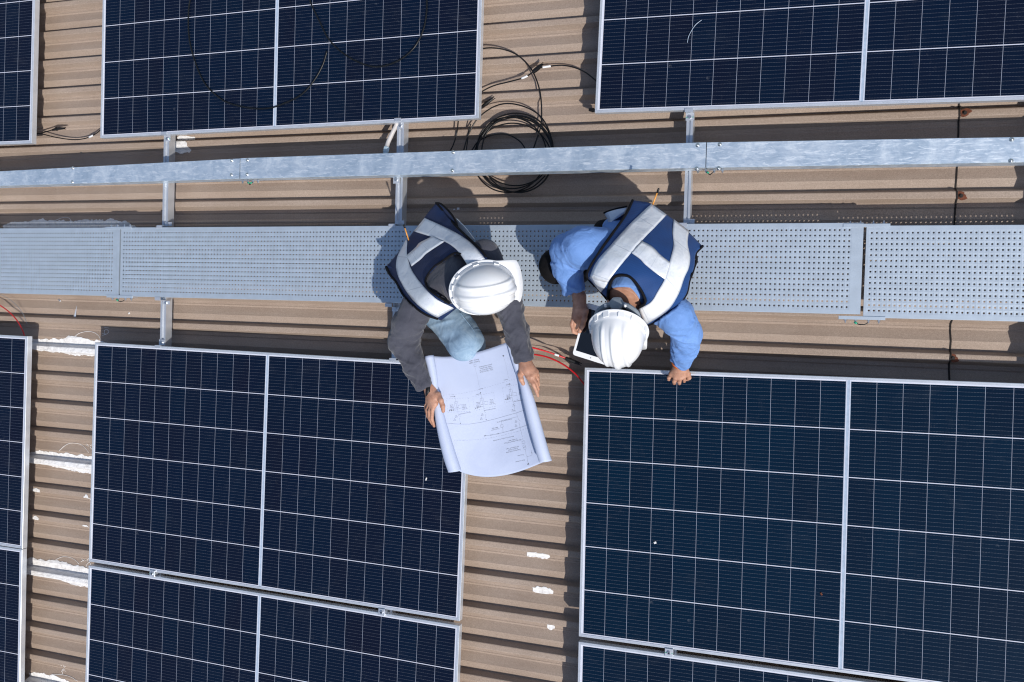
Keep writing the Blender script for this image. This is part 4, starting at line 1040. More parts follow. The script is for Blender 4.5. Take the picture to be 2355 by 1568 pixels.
# ================================================================== man in the grey shirt with the plan
def man_grey():
    root = empty('person', A(420, 420, .17)); tag(root, 'crouching man in grey shirt and dark navy reflective vest holding a large unrolled plan', 'person')
    o0 = np.array(root.location)
    fwd = unit((.62, -.78, 0)); 
    pel = A(325, 400, .33); spine = A(335, 405, .43); chest = A(395, 455, .56); neckb = A(462, 480, .68); hc = A(574, 508, .705)
    shR = A(262, 590, .63); elR = A(176, 790, .60); wrR = PQ(55, 560, .565)
    shL = A(596, 345, .60); elL = A(728, 600, .585); wrL = PQ(1082, 262, .565)
    hipR = A(300, 470, .36); knR = A(502, 806, .50); anR = A(340, 470, .24)
    hipL = A(380, 380, .33); knL = A(560, 440, .30); anL = A(400, 380, .23)
    hu = unit((.55, -.30, .78)); hf = unit((.80, .20, -.50))
    # ---- vest, back panel
    ctrl = [[(348, 66, .425), (296, 128, .40), (225, 222, .385), (152, 322, .385), (84, 402, .425)],
            [(398, 128, .475), (334, 170, .475), (258, 262, .470), (172, 362, .465), (104, 446, .470)],
            [(452, 190, .565), (400, 232, .585), (318, 322, .590), (212, 430, .570), (136, 482, .545)],
            [(522, 258, .660), (462, 292, .690), (372, 386, .700), (262, 500, .680), (178, 560, .628)],
            [(578, 312, .728), (520, 348, .760), (430, 442, .755), (316, 556, .748), (248, 624, .700)],
            [(618, 366, .742), (576, 386, .760), (490, 470, .735), (392, 590, .745), (318, 660, .695)],
            [(640, 420, .690), (610, 440, .700), (520, 540, .69), (470, 600, .70), (372, 682, .640)]]
    G = net(ctrl, 10, 8, A)
    nz = vnoise(G.reshape(-1, 3) * 20, 3).reshape(G.shape[:2]); G[..., 2] += .004 * nz
    bv = grid_bvh(G)
    # ---- body
    lo = np.minimum.reduce([pel, hc, wrR, wrL, knR, anR, anL, PQ(60, 960, .5), PQ(1225, 640, .5)]) - .16; hi = np.maximum.reduce([pel, hc, wrR, wrL, knR, hipL, shL, knL, PQ(1225, 640, .5)]) + .17
    lo[2] = .16
    F = Field(lo, hi, .0030)
    Wd = head(F, hc, hf, hu)
    F.cone(neckb, hc - .05 * hu - .01 * hf, .056, .050, .03)
    F.chain([pel, spine, chest, neckb], [.11, .10, .105, .06], .05); F.cone(shR, shL, .05, .05, .04)
    F.chain([shR, elR, wrR], [.046, .036, .026], .015); F.chain([shL, elL, wrL], [.046, .036, .026], .015)
    F.chain([hipR, knR, anR], [.07, .05, .035], .03); F.chain([hipL, knL, anL], [.07, .05, .035], .03)
    F.cone(anR, anR + np.array([.06, -.05, -.03]), .034, .03, .02); F.cone(anL, anL + np.array([-.05, .04, -.02]), .034, .03, .02)
    # right hand on the left roll
    hand(F, PQ(62, 560, .565), PQ(100, 655, .578),
         [[PQ(112, 715, .590), PQ(78, 790, .590), PQ(74, 880, .572), PQ(98, 958, .552)],
          [PQ(84, 722, .586), PQ(46, 800, .580), PQ(52, 880, .556), PQ(82, 935, .535)],
          [PQ(56, 712, .578), PQ(22, 780, .566), PQ(30, 850, .540), PQ(64, 893, .518)],
          [PQ(32, 690, .566), PQ(6, 742, .550), PQ(14, 800, .524), PQ(44, 838, .505)]],
         [PQ(138, 620, .580), PQ(172, 680, .592), PQ(192, 740, .592), PQ(198, 795, .584)])
    hand(F, PQ(1080, 268, .565), PQ(1108, 345, .578),
         [[PQ(1122, 428, .590), PQ(1172, 505, .592), PQ(1206, 580, .576), PQ(1222, 632, .556)],
          [PQ(1154, 420, .588), PQ(1200, 490, .580), PQ(1220, 555, .556), PQ(1214, 604, .534)],
          [PQ(1182, 398, .578), PQ(1216, 450, .566), PQ(1224, 512, .538), PQ(1204, 552, .516)],
          [PQ(1198, 368, .564), PQ(1220, 410, .548), PQ(1224, 458, .520), PQ(1200, 494, .502)]],
         [PQ(1052, 330, .576), PQ(1030, 400, .590), PQ(1040, 452, .592), PQ(1062, 500, .584)])
    V, Q = F.mesh(); V = smooth_verts(V, Q, 1, .4); V = tuck(V, bv, .03); body = surf_obj('body', V - o0, Q, M['skin'], root)
    eyes(lambda a, b_, d: Wd(a, b_, d) - o0, root)
    del F
    # ---- hair below the helmet
    F = Field(hc - .16, hc + .16, .004); f = unit(hf); u = unit(hu - f * (hu @ f)); s_ = np.cross(u, f)
    F.ell(hc + .020 * u - .014 * f, (.094, .079, .100), [f, s_, u], .0); F.ell(hc - .05 * u - .045 * f, (.052, .060, .050), [f, s_, u], .02)
    F.cut_plane(hc + .045 * f - .03 * u, f - .2 * u, .2)
    V, Q = F.mesh(); V = cloth_noise(V, normals(V, Q), .0015, 160); surf_obj('hair', V - o0, Q, M['hair'], root)
    # ---- shirt
    F = Field(lo, hi, .0046)
    armR = [shR, A(200, 700, .635), elR, A(232, 915, .585), A(288, 1018, .570)]; rR = [.074, .068, .062, .049, .038]
    armL = [shL, A(668, 470, .60), elL, A(766, 745, .575), PQ(1070, 228, .566)]; rL = [.068, .062, .055, .048, .040]
    F.chain([pel + (0, 0, -.03), pel, spine, chest], [.118, .118, .112, .112], .06); F.cone(chest, neckb, .112, .082, .05)
    F.cone(shR, shL, .07, .07, .05); F.ell(A(365, 470, .66), (.075, .075, .06), None, .04); F.ell(A(430, 420, .67), (.07, .07, .06), None, .04)
    F.chain(armR, rR, .02); F.chain(armL, rL, .02)
    for pts, rr in ((armR, rR), (armL, rL)):           # cuffs
        d = unit(pts[-1] - pts[-2]); F.cone(pts[-1] - d * .045, pts[-1] + d * .004, rr[-1] + .004, rr[-1] + .003, .003)
        F.cut_plane(pts[-1] + d * .010, d, .075)
    # stand-up collar round the neck
    nd = unit(hc - neckb)
    for k in range(16):
        a0, a1 = 2 * math.pi * k / 16, 2 * math.pi * (k + 1) / 16; e1 = unit(np.cross(nd, (0, 0, 1))); e2 = np.cross(nd, e1)
        cpt = lambda a, h_: neckb + nd * h_ + .074 * (math.cos(a) * e1 + math.sin(a) * e2)
        F.cone(cpt(a0, .028), cpt(a1, .028), .013, .013, .012); F.cone(cpt(a0, .008), cpt(a1, .008), .018, .018, .02)
    V, Q = F.mesh(); V = smooth_verts(V, Q, 2, .5); N = normals(V, Q)
    V = limb_folds(V, N, [(armR, rR, [(.22, .10, 1.0), (.40, .10, 1.1)], 1.1), (armL, rL, [(.22, .10, 1.0), (.40, .10, 1.1)], 1.1)], .0068, .0026)
    V = cloth_noise(V, normals(V, Q), .0022, 26, 4)
    V = tuck(V, bv, .009); V = smooth_verts(V, Q, 1, .3); surf_obj('shirt', V - o0, Q, M['shirt_grey'], root)
    # ---- jeans
    F = Field(lo - .02, hi + .02, .0052)
    F.ell(pel, (.13, .13, .12), None, .04)
    legR = [hipR, A(385, 630, .44), knR, A(440, 660, .36), anR]; lR = [.105, .097, .080, .068, .056]
    legL = [hipL, knL, anL]; lL = [.098, .078, .056]
    F.chain(legR, lR, .025); F.chain(legL, lL, .03)
    V, Q = F.mesh(); V = smooth_verts(V, Q, 2, .5); N = normals(V, Q)
    V = limb_folds(V, N, [(legR, lR, [(.10, .12, 1), (.30, .12, .7), (.42, .06, .8)], 1.0), (legL, lL, [(.3, .1, 1)], .5)], .004, .0010)
    V = tuck(V, bv, .03, .4); jeans = surf_obj('jeans', V - o0, Q, M['denim'], root)
    jb = bvh_of(V, Q)
    sp = [drape(jb, PA(*p), .0012) for p in spline([(470, 640), (500, 680), (528, 715), (548, 748), (552, 775)], 6)]; sp = [p for p in sp if p is not None]
    mb = MB(); mb.tube(np.array(sp) - o0, .0022, 6); o = mb.build('seam', M['denim'], jeans, True)
    # boots
    for an, d in ((anR, unit((.80, -.60, 0))), (anL, unit((-.6, .5, 0)))):
        Fb = Field(an - .24, an + .24, .005); g = np.array([an[0], an[1], .205])
        Fb.chain([an, g, g + d * .15 - (0, 0, .005)], [.05, .046, .040], .02); Fb.cut_plane((an[0], an[1], .1665), (0, 0, -1), .3)
        V, Q = Fb.mesh(); surf_obj('boot', V - o0, Q, M['black_cloth'], root)
    neck = spline([(512, 345), (440, 332), (382, 372), (335, 405), (292, 470), (312, 522), (372, 566), (418, 596), (520, 600), (600, 560), (640, 470), (600, 380)], 6)
    vest = vest_obj(G, neck, PA, M['vest_navy'], root, o0)
    tape_strip(bv, [(290, 148), (400, 200), (472, 240), (540, 292), (602, 366)], [(232, 218), (320, 246), (392, 272), (455, 315), (512, 392)], PA, vest_p(vest, o0), 30, 7, seed=1)
    tape_strip(bv, [(188, 262), (142, 365), (150, 452), (214, 560), (285, 625), (352, 664)], [(198, 268), (196, 330), (216, 410), (272, 492), (345, 566), (438, 614)], PA, vest_p(vest, o0), 30, 7, seed=2)
    tape_strip(bv, [(196, 346), (244, 302), (268, 276), (330, 246)], [(222, 402), (266, 368), (304, 332), (392, 274)], PA, vest_p(vest, o0), 18, 6, lift=.0052, seed=3)
    binding(bv, [(350, 70), (400, 130), (452, 192), (522, 260), (578, 314), (606, 352)], PA, vest_p(vest, o0), .0055)
    binding(bv, [(88, 402), (108, 446), (140, 484), (180, 556), (248, 620), (300, 652), (352, 670)], PA, vest_p(vest, o0), .0055)
    binding(bv, [(478, 337), (440, 332), (382, 372), (335, 405), (292, 470), (312, 522), (372, 566), (414, 592)], PA, vest_p(vest, o0), .0046)
    # flared lower corners with the binding of the front panel behind them
    flap([[(348, 66, .43), (395, 88, .47), (440, 150, .53)], [(342, 76, .425), (395, 132, .46), (450, 194, .55)]], A, root, o0, 'piping_mesh', [(344, 68, .432), (372, 74, .45), (418, 118, .50), (446, 160, .54), (456, 194, .565)])
    flap([[(452, 146, .50), (500, 196, .54), (548, 258, .60)], [(436, 196, .48), (490, 230, .53), (530, 270, .58)]], A, root, o0, 'tape', None)
    flap([[(82, 398, .43), (96, 430, .44), (126, 470, .49)], [(92, 396, .43), (118, 404, .45), (134, 446, .49)]], A, root, o0, 'piping_mesh', [(82, 400, .432), (88, 418, .44), (106, 446, .46), (128, 472, .50)])
    # ---- helmet
    helmet(root, A(592, 512, .735) - o0, hf, hu)
    # ---- watch on the right wrist
    d = unit(wrR - A(300, 1040, .570)); wc = A(304, 1040, .571); watch(root, wc - o0, d, .035, 'dark', A(330, 1020, .6) - wc, 'bolt')
    # pencil stuck at the hip
    a, b_ = A(180, 188, .44) - o0, A(198, 248, .43) - o0
    return root
def vest_p(v, o0): return v
def vest_obj(G, neck, conv, mat, root, o0):
    nv, nu = G.shape[:2]; V = G.reshape(-1, 3)
    # inside test in the plan of the neckline
    poly = [conv(*p) for p in neck] if neck is not None else []
    def inside(p):
        x, y = p; c_ = False; n = len(poly); j = n - 1
        for i in range(n):
            if (poly[i][1] > y) != (poly[j][1] > y) and x < (poly[j][0] - poly[i][0]) * (y - poly[i][1]) / (poly[j][1] - poly[i][1]) + poly[i][0]: c_ = not c_
            j = i
        return c_
    def pix(P):
        q = RC @ (P - CAM); return ((512 - FPX * q[0] / q[2]) * 2354 / 1024, (341 + FPX * q[1] / q[2]) * 2354 / 1024)
    fs = []; uv = []
    for j in range(nv - 1):
        for i in range(nu - 1):
            cpt = (G[j, i] + G[j, i + 1] + G[j + 1, i] + G[j + 1, i + 1]) / 4
            if poly and inside(pix(cpt)): continue
            fs.append((j * nu + i, j * nu + i + 1, (j + 1) * nu + i + 1, (j + 1) * nu + i))
            for (a, b) in ((i, j), (i + 1, j), (i + 1, j + 1), (i, j + 1)): uv.append((a / (nu - 1), b / (nv - 1)))
    me = mesh_from('vest', V, fs, mat, True, None, uv); o = link('vest', me, root); o.matrix_parent_inverse = Matrix.Translation(-Vector(o0))
    md = o.modifiers.new('thickness', 'SOLIDIFY'); md.thickness = .0024; md.offset = 0
    return o
def flap(ctrl, conv, root, o0, kind, edge):
    G = net(ctrl, 8, 8, conv) - o0
    mat = M['tape'] if kind == 'tape' else M['vest_navy']
    o = sheet_obj('vest_front', G, mat, root, .002, .3, 0)
    if edge:
        mb = MB(); mb.tube(spline([conv(*p) - o0 for p in edge], 6), .005, 7); mb.build('edge_binding', M['piping'], o, True)
    return o
def watch(root, c, d, r, strap, towards, case):
    d = unit(d); t = unit(np.asarray(towards) - d * (np.asarray(towards) @ d)); s_ = np.cross(d, t)
    mb = MB(); n = 28; vv = []
    for z_, rr in ((-.009, r), (.009, r), (.009, r + .003), (-.009, r + .003)):
        for i in range(n): a = 2 * math.pi * i / n; vv.append(c + d * z_ + rr * (math.cos(a) * t * .85 + math.sin(a) * s_))
    mb.add(vv, [(k * n + i, k * n + (i + 1) % n, ((k + 1) % 4) * n + (i + 1) % n, ((k + 1) % 4) * n + i) for k in range(4) for i in range(n)])
    w = mb.build('watch', M[strap], root, True)
    mb = MB(); cc = c - s_ * (r + .001); mb.tube([cc, cc - s_ * .007], .015, 18); mb.build('watch_case', M[case], w)

# ================================================================== man in the blue shirt
def man_blue():
    root = empty('person', B(760, 420, .17)); tag(root, 'crouching man in blue shirt and blue reflective vest with one fist on a panel edge', 'person')
    o0 = np.array(root.location)
    pel = B(890, 480, .33); spine = B(865, 540, .43); chest = B(795, 670, .54); neckb = B(715, 800, .635); hc = B(660, 1040, .72)
    shR = B(520, 520, .56); elR = B(300, 560, .54); wrR = B(368, 835, .515)
    shL = B(985, 925, .55); elL = B(1125, 1110, .47); wrL = B(1082, 1322, .262)
    hipR = B(790, 470, .36); knR = B(225, 635, .44); anR = B(470, 600, .24)
    hipL = B(930, 560, .36); knL = B(930, 820, .46); anL = B(880, 560, .24)
    hu = unit((.05, -.84, .53)); hf = unit((-.03, -.52, -.83))
    # ---- vest back
    ctrl = [[(748, 176, .43), (815, 186, .435), (882, 202, .435), (990, 278, .435), (1120, 382, .43), (1238, 498, .43)],
            [(700, 280, .520), (785, 300, .530), (880, 330, .535), (1000, 400, .535), (1110, 480, .525), (1190, 545, .49)],
            [(620, 395, .610), (720, 440, .645), (830, 480, .655), (960, 540, .645), (1090, 590, .610), (1178, 640, .545)],
            [(545, 500, .675), (640, 560, .715), (770, 620, .730), (910, 670, .710), (1050, 710, .665), (1146, 730, .595)],
            [(480, 600, .700), (570, 660, .745), (700, 740, .755), (860, 780, .735), (1010, 820, .690), (1122, 830, .615)],
            [(436, 680, .685), (510, 730, .730), (650, 830, .72), (840, 880, .715), (950, 900, .680), (1050, 920, .615)],
            [(446, 728, .640), (520, 790, .680), (640, 890, .67), (800, 960, .670), (900, 980, .640), (950, 995, .585)],
            [(500, 780, .580), (570, 860, .600), (680, 950, .61), (780, 1010, .610), (830, 1040, .580), (880, 1040, .54)]]
    G = net(ctrl, 9, 8, B); nz = vnoise(G.reshape(-1, 3) * 20, 13).reshape(G.shape[:2]); G[..., 2] += .004 * nz
    bv = grid_bvh(G)
    lo = np.minimum.reduce([pel, hc, elR, knR, wrL, B(1060, 1440, .18), anR]) - .17; hi = np.maximum.reduce([pel, hc, elR, elL, hipR, shL]) + .20; lo[2] = .145
    F = Field(lo, hi, .0030)
    Wd = head(F, hc, hf, hu)
    F.cone(B(706, 800, .635), B(682, 940, .675), .066, .066, .03); F.cone(B(682, 940, .675), hc - .02 * hf, .064, .06, .03)
    F.chain([pel, spine, chest, neckb], [.11, .105, .11, .06], .05); F.cone(shR, shL, .05, .05, .04)
    F.chain([shR, elR, wrR], [.046, .038, .027], .015); F.chain([shL, elL, wrL], [.046, .038, .027], .015)
    F.chain([hipR, knR, anR], [.07, .05, .035], .03); F.chain([hipL, knL, anL], [.07, .05, .035], .03)
    F.cone(anR, anR + np.array([-.12, -.08, -.03]), .034, .03, .02); F.cone(anL, anL + np.array([.02, -.15, -.03]), .034, .03, .02)
    # right hand closed on the tablet edge
    hand(F, B(380, 850, .515), B(388, 930, .525),
         [[B(345, 980, .530), B(326, 1040, .528), B(338, 1092, .512), B(366, 1106, .494)],
          [B(362, 992, .522), B(340, 1050, .514), B(352, 1098, .496), B(384, 1100, .482)],
          [B(384, 1000, .514), B(362, 1050, .502), B(374, 1086, .484), B(404, 1082, .472)],
          [B(408, 1000, .508), B(392, 1040, .494), B(404, 1066, .478), B(428, 1060, .470)]],
         [B(420, 945, .528), B(414, 1002, .540), B(400, 1050, .542), B(379, 1092, .536)])
    # left fist on the panel frame
    hand(F, B(1082, 1315, .262), B(1072, 1362, .245),
         [[B(1020, 1388, .238), B(1003, 1412, .222), B(1002, 1424, .198), B(1014, 1418, .176)],
          [B(1050, 1410, .242), B(1040, 1440, .224), B(1040, 1450, .198), B(1048, 1440, .174)],
          [B(1082, 1412, .242), B(1076, 1442, .224), B(1076, 1452, .198), B(1080, 1440, .174)],
          [B(1110, 1398, .238), B(1110, 1428, .220), B(1110, 1438, .196), B(1108, 1428, .174)]],
         [B(1118, 1360, .235), B(1136, 1388, .222), B(1142, 1412, .200), B(1130, 1424, .180)])
    V, Q = F.mesh(); V = smooth_verts(V, Q, 1, .4); V = tuck(V, bv, .03); surf_obj('body', V - o0, Q, M['skin'], root)
    eyes(lambda a, b_, d: Wd(a, b_, d) - o0, root); del F
    # ---- hair at the nape
    F = Field(hc - .17, hc + .17, .0036); f = unit(hf); u = unit(hu - f * (hu @ f)); s_ = np.cross(u, f)
    F.ell(hc + .018 * u - .012 * f, (.094, .079, .101), [f, s_, u], .0); F.ell(hc - .020 * u - .046 * f, (.046, .060, .046), [f, s_, u], .02)
    F.cut_plane(hc + .04 * f - .03 * u, f - .2 * u, .2)
    V, Q = F.mesh(); V = cloth_noise(V, normals(V, Q), .0016, 170); surf_obj('hair', V - o0, Q, M['hair'], root)
    # ---- shirt
    F = Field(lo, hi, .0046)
    armR = [shR, B(400, 505, .60), B(302, 545, .555), B(300, 660, .540), B(342, 800, .522)]; rR = [.098, .086, .074, .057, .045]
    armL = [shL, B(1058, 985, .56), elL, B(1112, 1220, .370), B(1092, 1292, .290)]; rL = [.078, .068, .060, .050, .041]
    F.chain([pel + (0, 0, -.03), pel, spine, chest], [.115, .125, .125, .122], .06); F.cone(chest, neckb, .12, .085, .05)
    F.cone(shR, shL, .082, .075, .05); F.cone(B(640, 400, .38), B(700, 500, .45), .075, .09, .05)
    F.chain(armR, rR, .025); F.chain(armL, rL, .02)
    for pts, rr, ln in ((armR, rR, .062), (armL, rL, .045)):
        d = unit(pts[-1] - pts[-2]); F.cone(pts[-1] - d * ln, pts[-1] + d * .004, rr[-1] + .005, rr[-1] + .003, .003)
        F.cut_plane(pts[-1] + d * .010, d, .08)
    F.cut_plane(B(690, 806, .668), unit(hc - B(700, 720, .66)), .13)
    V, Q = F.mesh(); V = smooth_verts(V, Q, 2, .5); N = normals(V, Q)
    V = limb_folds(V, N, [(armR, rR, [(.20, .10, 1.0), (.32, .07, .7)], 1.2), (armL, rL, [(.10, .10, .8), (.26, .09, 1.0), (.40, .07, .9)], 1.3)], .0062, .0022)
    V = cloth_noise(V, normals(V, Q), .0020, 22, 6)
    V = tuck(V, bv, .009); V = smooth_verts(V, Q, 1, .3); surf_obj('shirt', V - o0, Q, M['shirt_blue'], root)
    # collar folded over at the back of the neck
    ctrl = [[(598, 812, .650), (636, 800, .672), (690, 806, .684), (742, 838, .684), (784, 890, .665), (798, 920, .64)],
            [(600, 786, .664), (634, 752, .696), (692, 750, .708), (756, 788, .704), (808, 850, .684), (826, 898, .65)],
            [(612, 750, .640), (636, 712, .672), (690, 706, .686), (770, 745, .684), (830, 825, .664), (842, 888, .63)]]
    sheet_obj('collar', net(ctrl, 7, 6, B) - o0, M['shirt_blue'], root, .004, 1, 0)
    # ---- trousers and boots
    F = Field(lo - .02, hi + .02, .0052); F.ell(pel, (.14, .13, .13), None, .04); F.ell(B(560, 385, .36), (.055, .05, .06), None, .04)
    legR = [hipR, B(480, 540, .42), knR, B(360, 660, .33), anR]; lR = [.10, .088, .074, .062, .056]; legL = [hipL, knL, anL]; lL = [.10, .078, .056]
    F.chain(legR, lR, .03); F.chain(legL, lL, .03); V, Q = F.mesh(); V = smooth_verts(V, Q, 2, .5); N = normals(V, Q)
    V = limb_folds(V, N, [(legR, lR, [(.3, .1, 1)], .8), (legL, lL, [(.3, .1, 1)], .8)], .004, .0012); V = tuck(V, bv, .03, .4); surf_obj('trousers', V - o0, Q, M['black_cloth'], root)
    for an, d in ((anR, unit((-.8, -.5, 0))), (anL, unit((.1, -1, 0)))):
        Fb = Field(an - .24, an + .24, .005); g = np.array([an[0], an[1], .205])
        Fb.chain([an, g, g + d * .15 - (0, 0, .005)], [.05, .046, .040], .02); Fb.cut_plane((an[0], an[1], .1665), (0, 0, -1), .3)
        V, Q = Fb.mesh(); surf_obj('boot', V - o0, Q, M['black_cloth'], root)
    neckl = [(575, 872), (586, 800), (602, 742), (640, 705), (720, 706), (780, 762), (828, 838), (838, 890), (796, 916)]
    neck = np.vstack([spline(neckl, 6), [(790, 960), (840, 1045), (780, 1100), (560, 1000), (540, 860)]])
    vest = vest_obj(G, neck, PB, M['vest_blue'], root, o0)
    tape_strip(bv, [(880, 206), (800, 280), (715, 365), (600, 492), (500, 612), (456, 712)], [(985, 281), (900, 372), (810, 465), (716, 574), (620, 690), (578, 750)], PB, vest, 34, 8, seed=4)
    tape_strip(bv, [(456, 712), (490, 765), (530, 814)], [(578, 750), (566, 772), (534, 814)], PB, vest, 12, 6, seed=5)
    tape_strip(bv, [(1034, 312), (1026, 400), (1032, 500), (1004, 612), (970, 728), (930, 800), (878, 882), (792, 932)], [(1140, 392), (1130, 480), (1146, 575), (1136, 650), (1108, 712), (1060, 840), (984, 946), (842, 1040)], PB, vest, 40, 8, seed=6)
    tape_strip(bv, [(738, 546), (800, 590), (832, 625), (900, 680), (972, 730)], [(815, 465), (885, 505), (940, 560), (1006, 610), (1010, 612)], PB, vest, 22, 7, lift=.0052, seed=7)
    binding(bv, [(750, 180), (700, 285), (620, 398), (545, 502), (480, 602), (438, 684), (440, 712)], PB, vest, .0062)
    binding(bv, [(1236, 498), (1190, 545), (1196, 590), (1180, 640), (1146, 730), (1124, 830), (1055, 920), (955, 995), (840, 1052)], PB, vest, .0062)
    binding(bv, neckl, PB, vest, .0058)
    binding(bv, [(446, 726), (500, 785), (536, 826), (574, 872)], PB, vest, .0045)
    # front panel peeping out at the waist
    flap2 = net([[(548, 262, .44), (630, 235, .46), (712, 218, .47)], [(575, 310, .44), (640, 280, .46), (700, 250, .47)], [(585, 362, .43), (615, 315, .45), (690, 268, .46)]], 6, 6, B) - o0
    o = sheet_obj('vest_front', flap2, M['tape'], root, .002, .3, 0)
    mb = MB(); mb.tube(spline([B(548, 266, .442) - o0, B(575, 254, .446) - o0, B(640, 234, .462) - o0, B(712, 219, .472) - o0], 5), .004, 6); mb.build('edge_binding', M['piping'], o, True)
    G3 = net([[(588, 360, .425), (620, 318, .445), (694, 270, .455)], [(592, 376, .42), (640, 335, .43), (700, 290, .45)]], 6, 6, B) - o0
    sheet_obj('vest_front', G3, M['vest_navy'], root, .002, .3, 0)
    # black loop of binding at the lower right side
    helmet(root, B(652, 1086, .742) - o0, hf, hu, ratchet=True)
    d = unit(B(1082, 1322, .262) - B(1100, 1240, .345)); wc = B(1078, 1308, .272); watch(root, wc - o0, d, .033, 'orange', B(1078, 1308, .40) - wc, 'bolt')
    return root
mg = man_grey()
mbl = man_blue()

# ------------------------------------------------------------------ the unrolled plan
def plan():
    root = empty('paper_plan', PQ(650, 700, .53)); tag(root, 'large white wiring plan sheet with both side edges rolled up', 'plan')
    o0 = np.array(root.location)
    # stations from the top edge (far from the lens bottom) to the bottom edge
    #          v    left roll axis      r      right roll axis      r    z-left z-right  sag
    ST = [(0.0, (48, 196), .024, (905, 40), .012, .575, .590, .030),
          (.18, (92, 420), .020, (985, 285), .017, .566, .572, .036),
          (.36, (120, 640), .018, (1062, 480), .021, .556, .562, .040),
          (.52, (160, 850), .025, (1108, 640), .027, .545, .552, .050),
          (.70, (220, 1100), .031, (1170, 880), .030, .530, .540, .056),
          (.86, (280, 1310), .034, (1245, 1160), .031, .516, .528, .058),
          (1.0, (326, 1446), .034, (1300, 1340), .031, .504, .516, .058)]
    vv = np.array([s_[0] for s_ in ST])
    Lx = spline([PQ(*s_[1], s_[5]) for s_ in ST], 8); Rx = spline([PQ(*s_[3], s_[6]) for s_ in ST], 8)
    rl = spline([[s_[2]] for s_ in ST], 8)[:, 0]; rr = spline([[s_[4]] for s_ in ST], 8)[:, 0]; sg = spline([[s_[7]] for s_ in ST], 8)[:, 0]
    nv = len(Lx); rows = []; nflat = 40; nroll = 34
    for j in range(nv):
        a, b_ = Lx[j], Rx[j]; x = unit((b_ - a) * (1, 1, 0)); up = np.array([0, 0, 1.0])
        row = []
        for k in range(nroll):                                   # left roll: inner end to the sheet
            t = k / nroll; th = -math.pi * .5 - (1 - t) * 2 * math.pi * 1.30; r_ = rl[j] * (.78 + .22 * t)
            row.append(a + x * (-r_ * math.cos(th) * -1) * 1 + up * (r_ * math.sin(th)))
        for k in range(nflat + 1):
            t = k / nflat; p = a + (b_ - a) * t; base = (-rl[j]) * (1 - t) + (-rr[j]) * t
            row.append(p + up * (base - sg[j] * math.sin(math.pi * t) ** .8 * (.7 + .3 * t)))
        for k in range(1, nroll + 1):
            t = k / nroll; th = -math.pi * .5 + t * 2 * math.pi * 1.30; r_ = rr[j] * (1 - .22 * t)
            row.append(b_ + x * (r_ * math.cos(th)) + up * (r_ * math.sin(th)))
        rows.append(row)
    G = np.array(rows); nu = G.shape[1]
    # sheet is not perfectly flat; the lower edge bulges, the upper one dips
    nz = vnoise(G.reshape(-1, 3) * 7, 21).reshape(G.shape[:2]); mid = np.zeros(nu); mid[nroll:nroll + nflat + 1] = np.sin(math.pi * np.linspace(0, 1, nflat + 1) ** .78)
    G[..., 2] += .006 * nz * (mid[None, :] + .1)
    bend = np.linspace(0, 1, nv)
    dn = unit(PQ(700, 1500, .5) - PQ(560, 100, .5))
    G += dn[None, None, :] * (.047 * mid[None, :, None] * (1 - 2.0 * 0 * bend[:, None, None])) * (.50 + .62 * bend[:, None, None])
    sheet = sheet_obj('sheet', G - o0, M['paper'], root, .0006, 1, 0)
    # ---- what is printed: a function from sheet coordinates to the paper surface
    Gs = G[:, nroll:nroll + nflat + 1]
    def S(u_, v_):
        a = np.clip(v_, 0, 1) * (nv - 1); b_ = np.clip(u_, 0, 1) * nflat; i, j = int(min(a, nv - 1.001)), int(min(b_, nflat - .001)); fa, fb = a - i, b_ - j
        return (Gs[i, j] * (1 - fa) * (1 - fb) + Gs[i + 1, j] * fa * (1 - fb) + Gs[i, j + 1] * (1 - fa) * fb + Gs[i + 1, j + 1] * fa * fb) + np.array([0, 0, .0011]) - o0
    bvp = grid_bvh(Gs)
    pix_cache = {}
    def X(zx, zy):
        h = drape(bvp, PP(zx, zy), .0011)
        return None if h is None else h - o0
    ink = MB()
    def line(pts, w=.0007, dash=0, k_=.8):
        for (a, b_) in zip(pts[:-1], pts[1:]):
            a = np.array(a, float); b_ = np.array(b_, float); n = max(1, int(np.linalg.norm(b_ - a) / 14)); q = [a + (b_ - a) * k / n for k in range(n + 1)]
            for k in range(n):
                if dash and k % 2: continue
                p0_, p1_ = X(*q[k]), X(*q[k + 1])
                if p0_ is None or p1_ is None: continue
                d = unit(p1_ - p0_); s_ = unit(np.cross(d, (0, 0, 1))) * w * k_ / 2
                ink.add([p0_ - s_, p1_ - s_, p1_ + s_, p0_ + s_], [(0, 1, 2, 3)])
    def dot(zx, zy, r_=.0022, n=8):
        c_ = X(zx, zy)
        if c_ is None: return
        ink.add([c_ + r_ * np.array([math.cos(2 * math.pi * k / n), math.sin(2 * math.pi * k / n), 0]) for k in range(n)], [tuple(range(n))])
    def arrow(zx, zy, w=14):
        a = [X(zx, zy), X(zx - w, zy - 5), X(zx - w, zy + 9)]
        if all(p is not None for p in a): ink.add(a, [(0, 1, 2)])
        a = [X(zx + 2, zy), X(zx + w, zy - 9), X(zx + w, zy + 5)]
        if all(p is not None for p in a): ink.add(a, [(0, 2, 1)])
    # supply lines and dashed frames
    line([(195, 622), (300, 618), (420, 600), (560, 570), (700, 530), (850, 485), (1000, 440)], .0005, 1)
    line([(240, 926), (360, 936), (480, 936), (600, 918), (760, 880), (900, 840), (1000, 812), (1100, 776)], .0008)
    line([(310, 1110), (420, 1112), (540, 1106), (680, 1090), (840, 1058), (1000, 1016), (1140, 972)], .0005, 1)
    line([(640, 1062), (720, 1054), (790, 1040), (850, 1026), (940, 1002), (1030, 972), (1136, 936)], .0008)
    line([(824, 900), (848, 1028)], .0007); line([(824, 900), (1000, 856)], .0006)
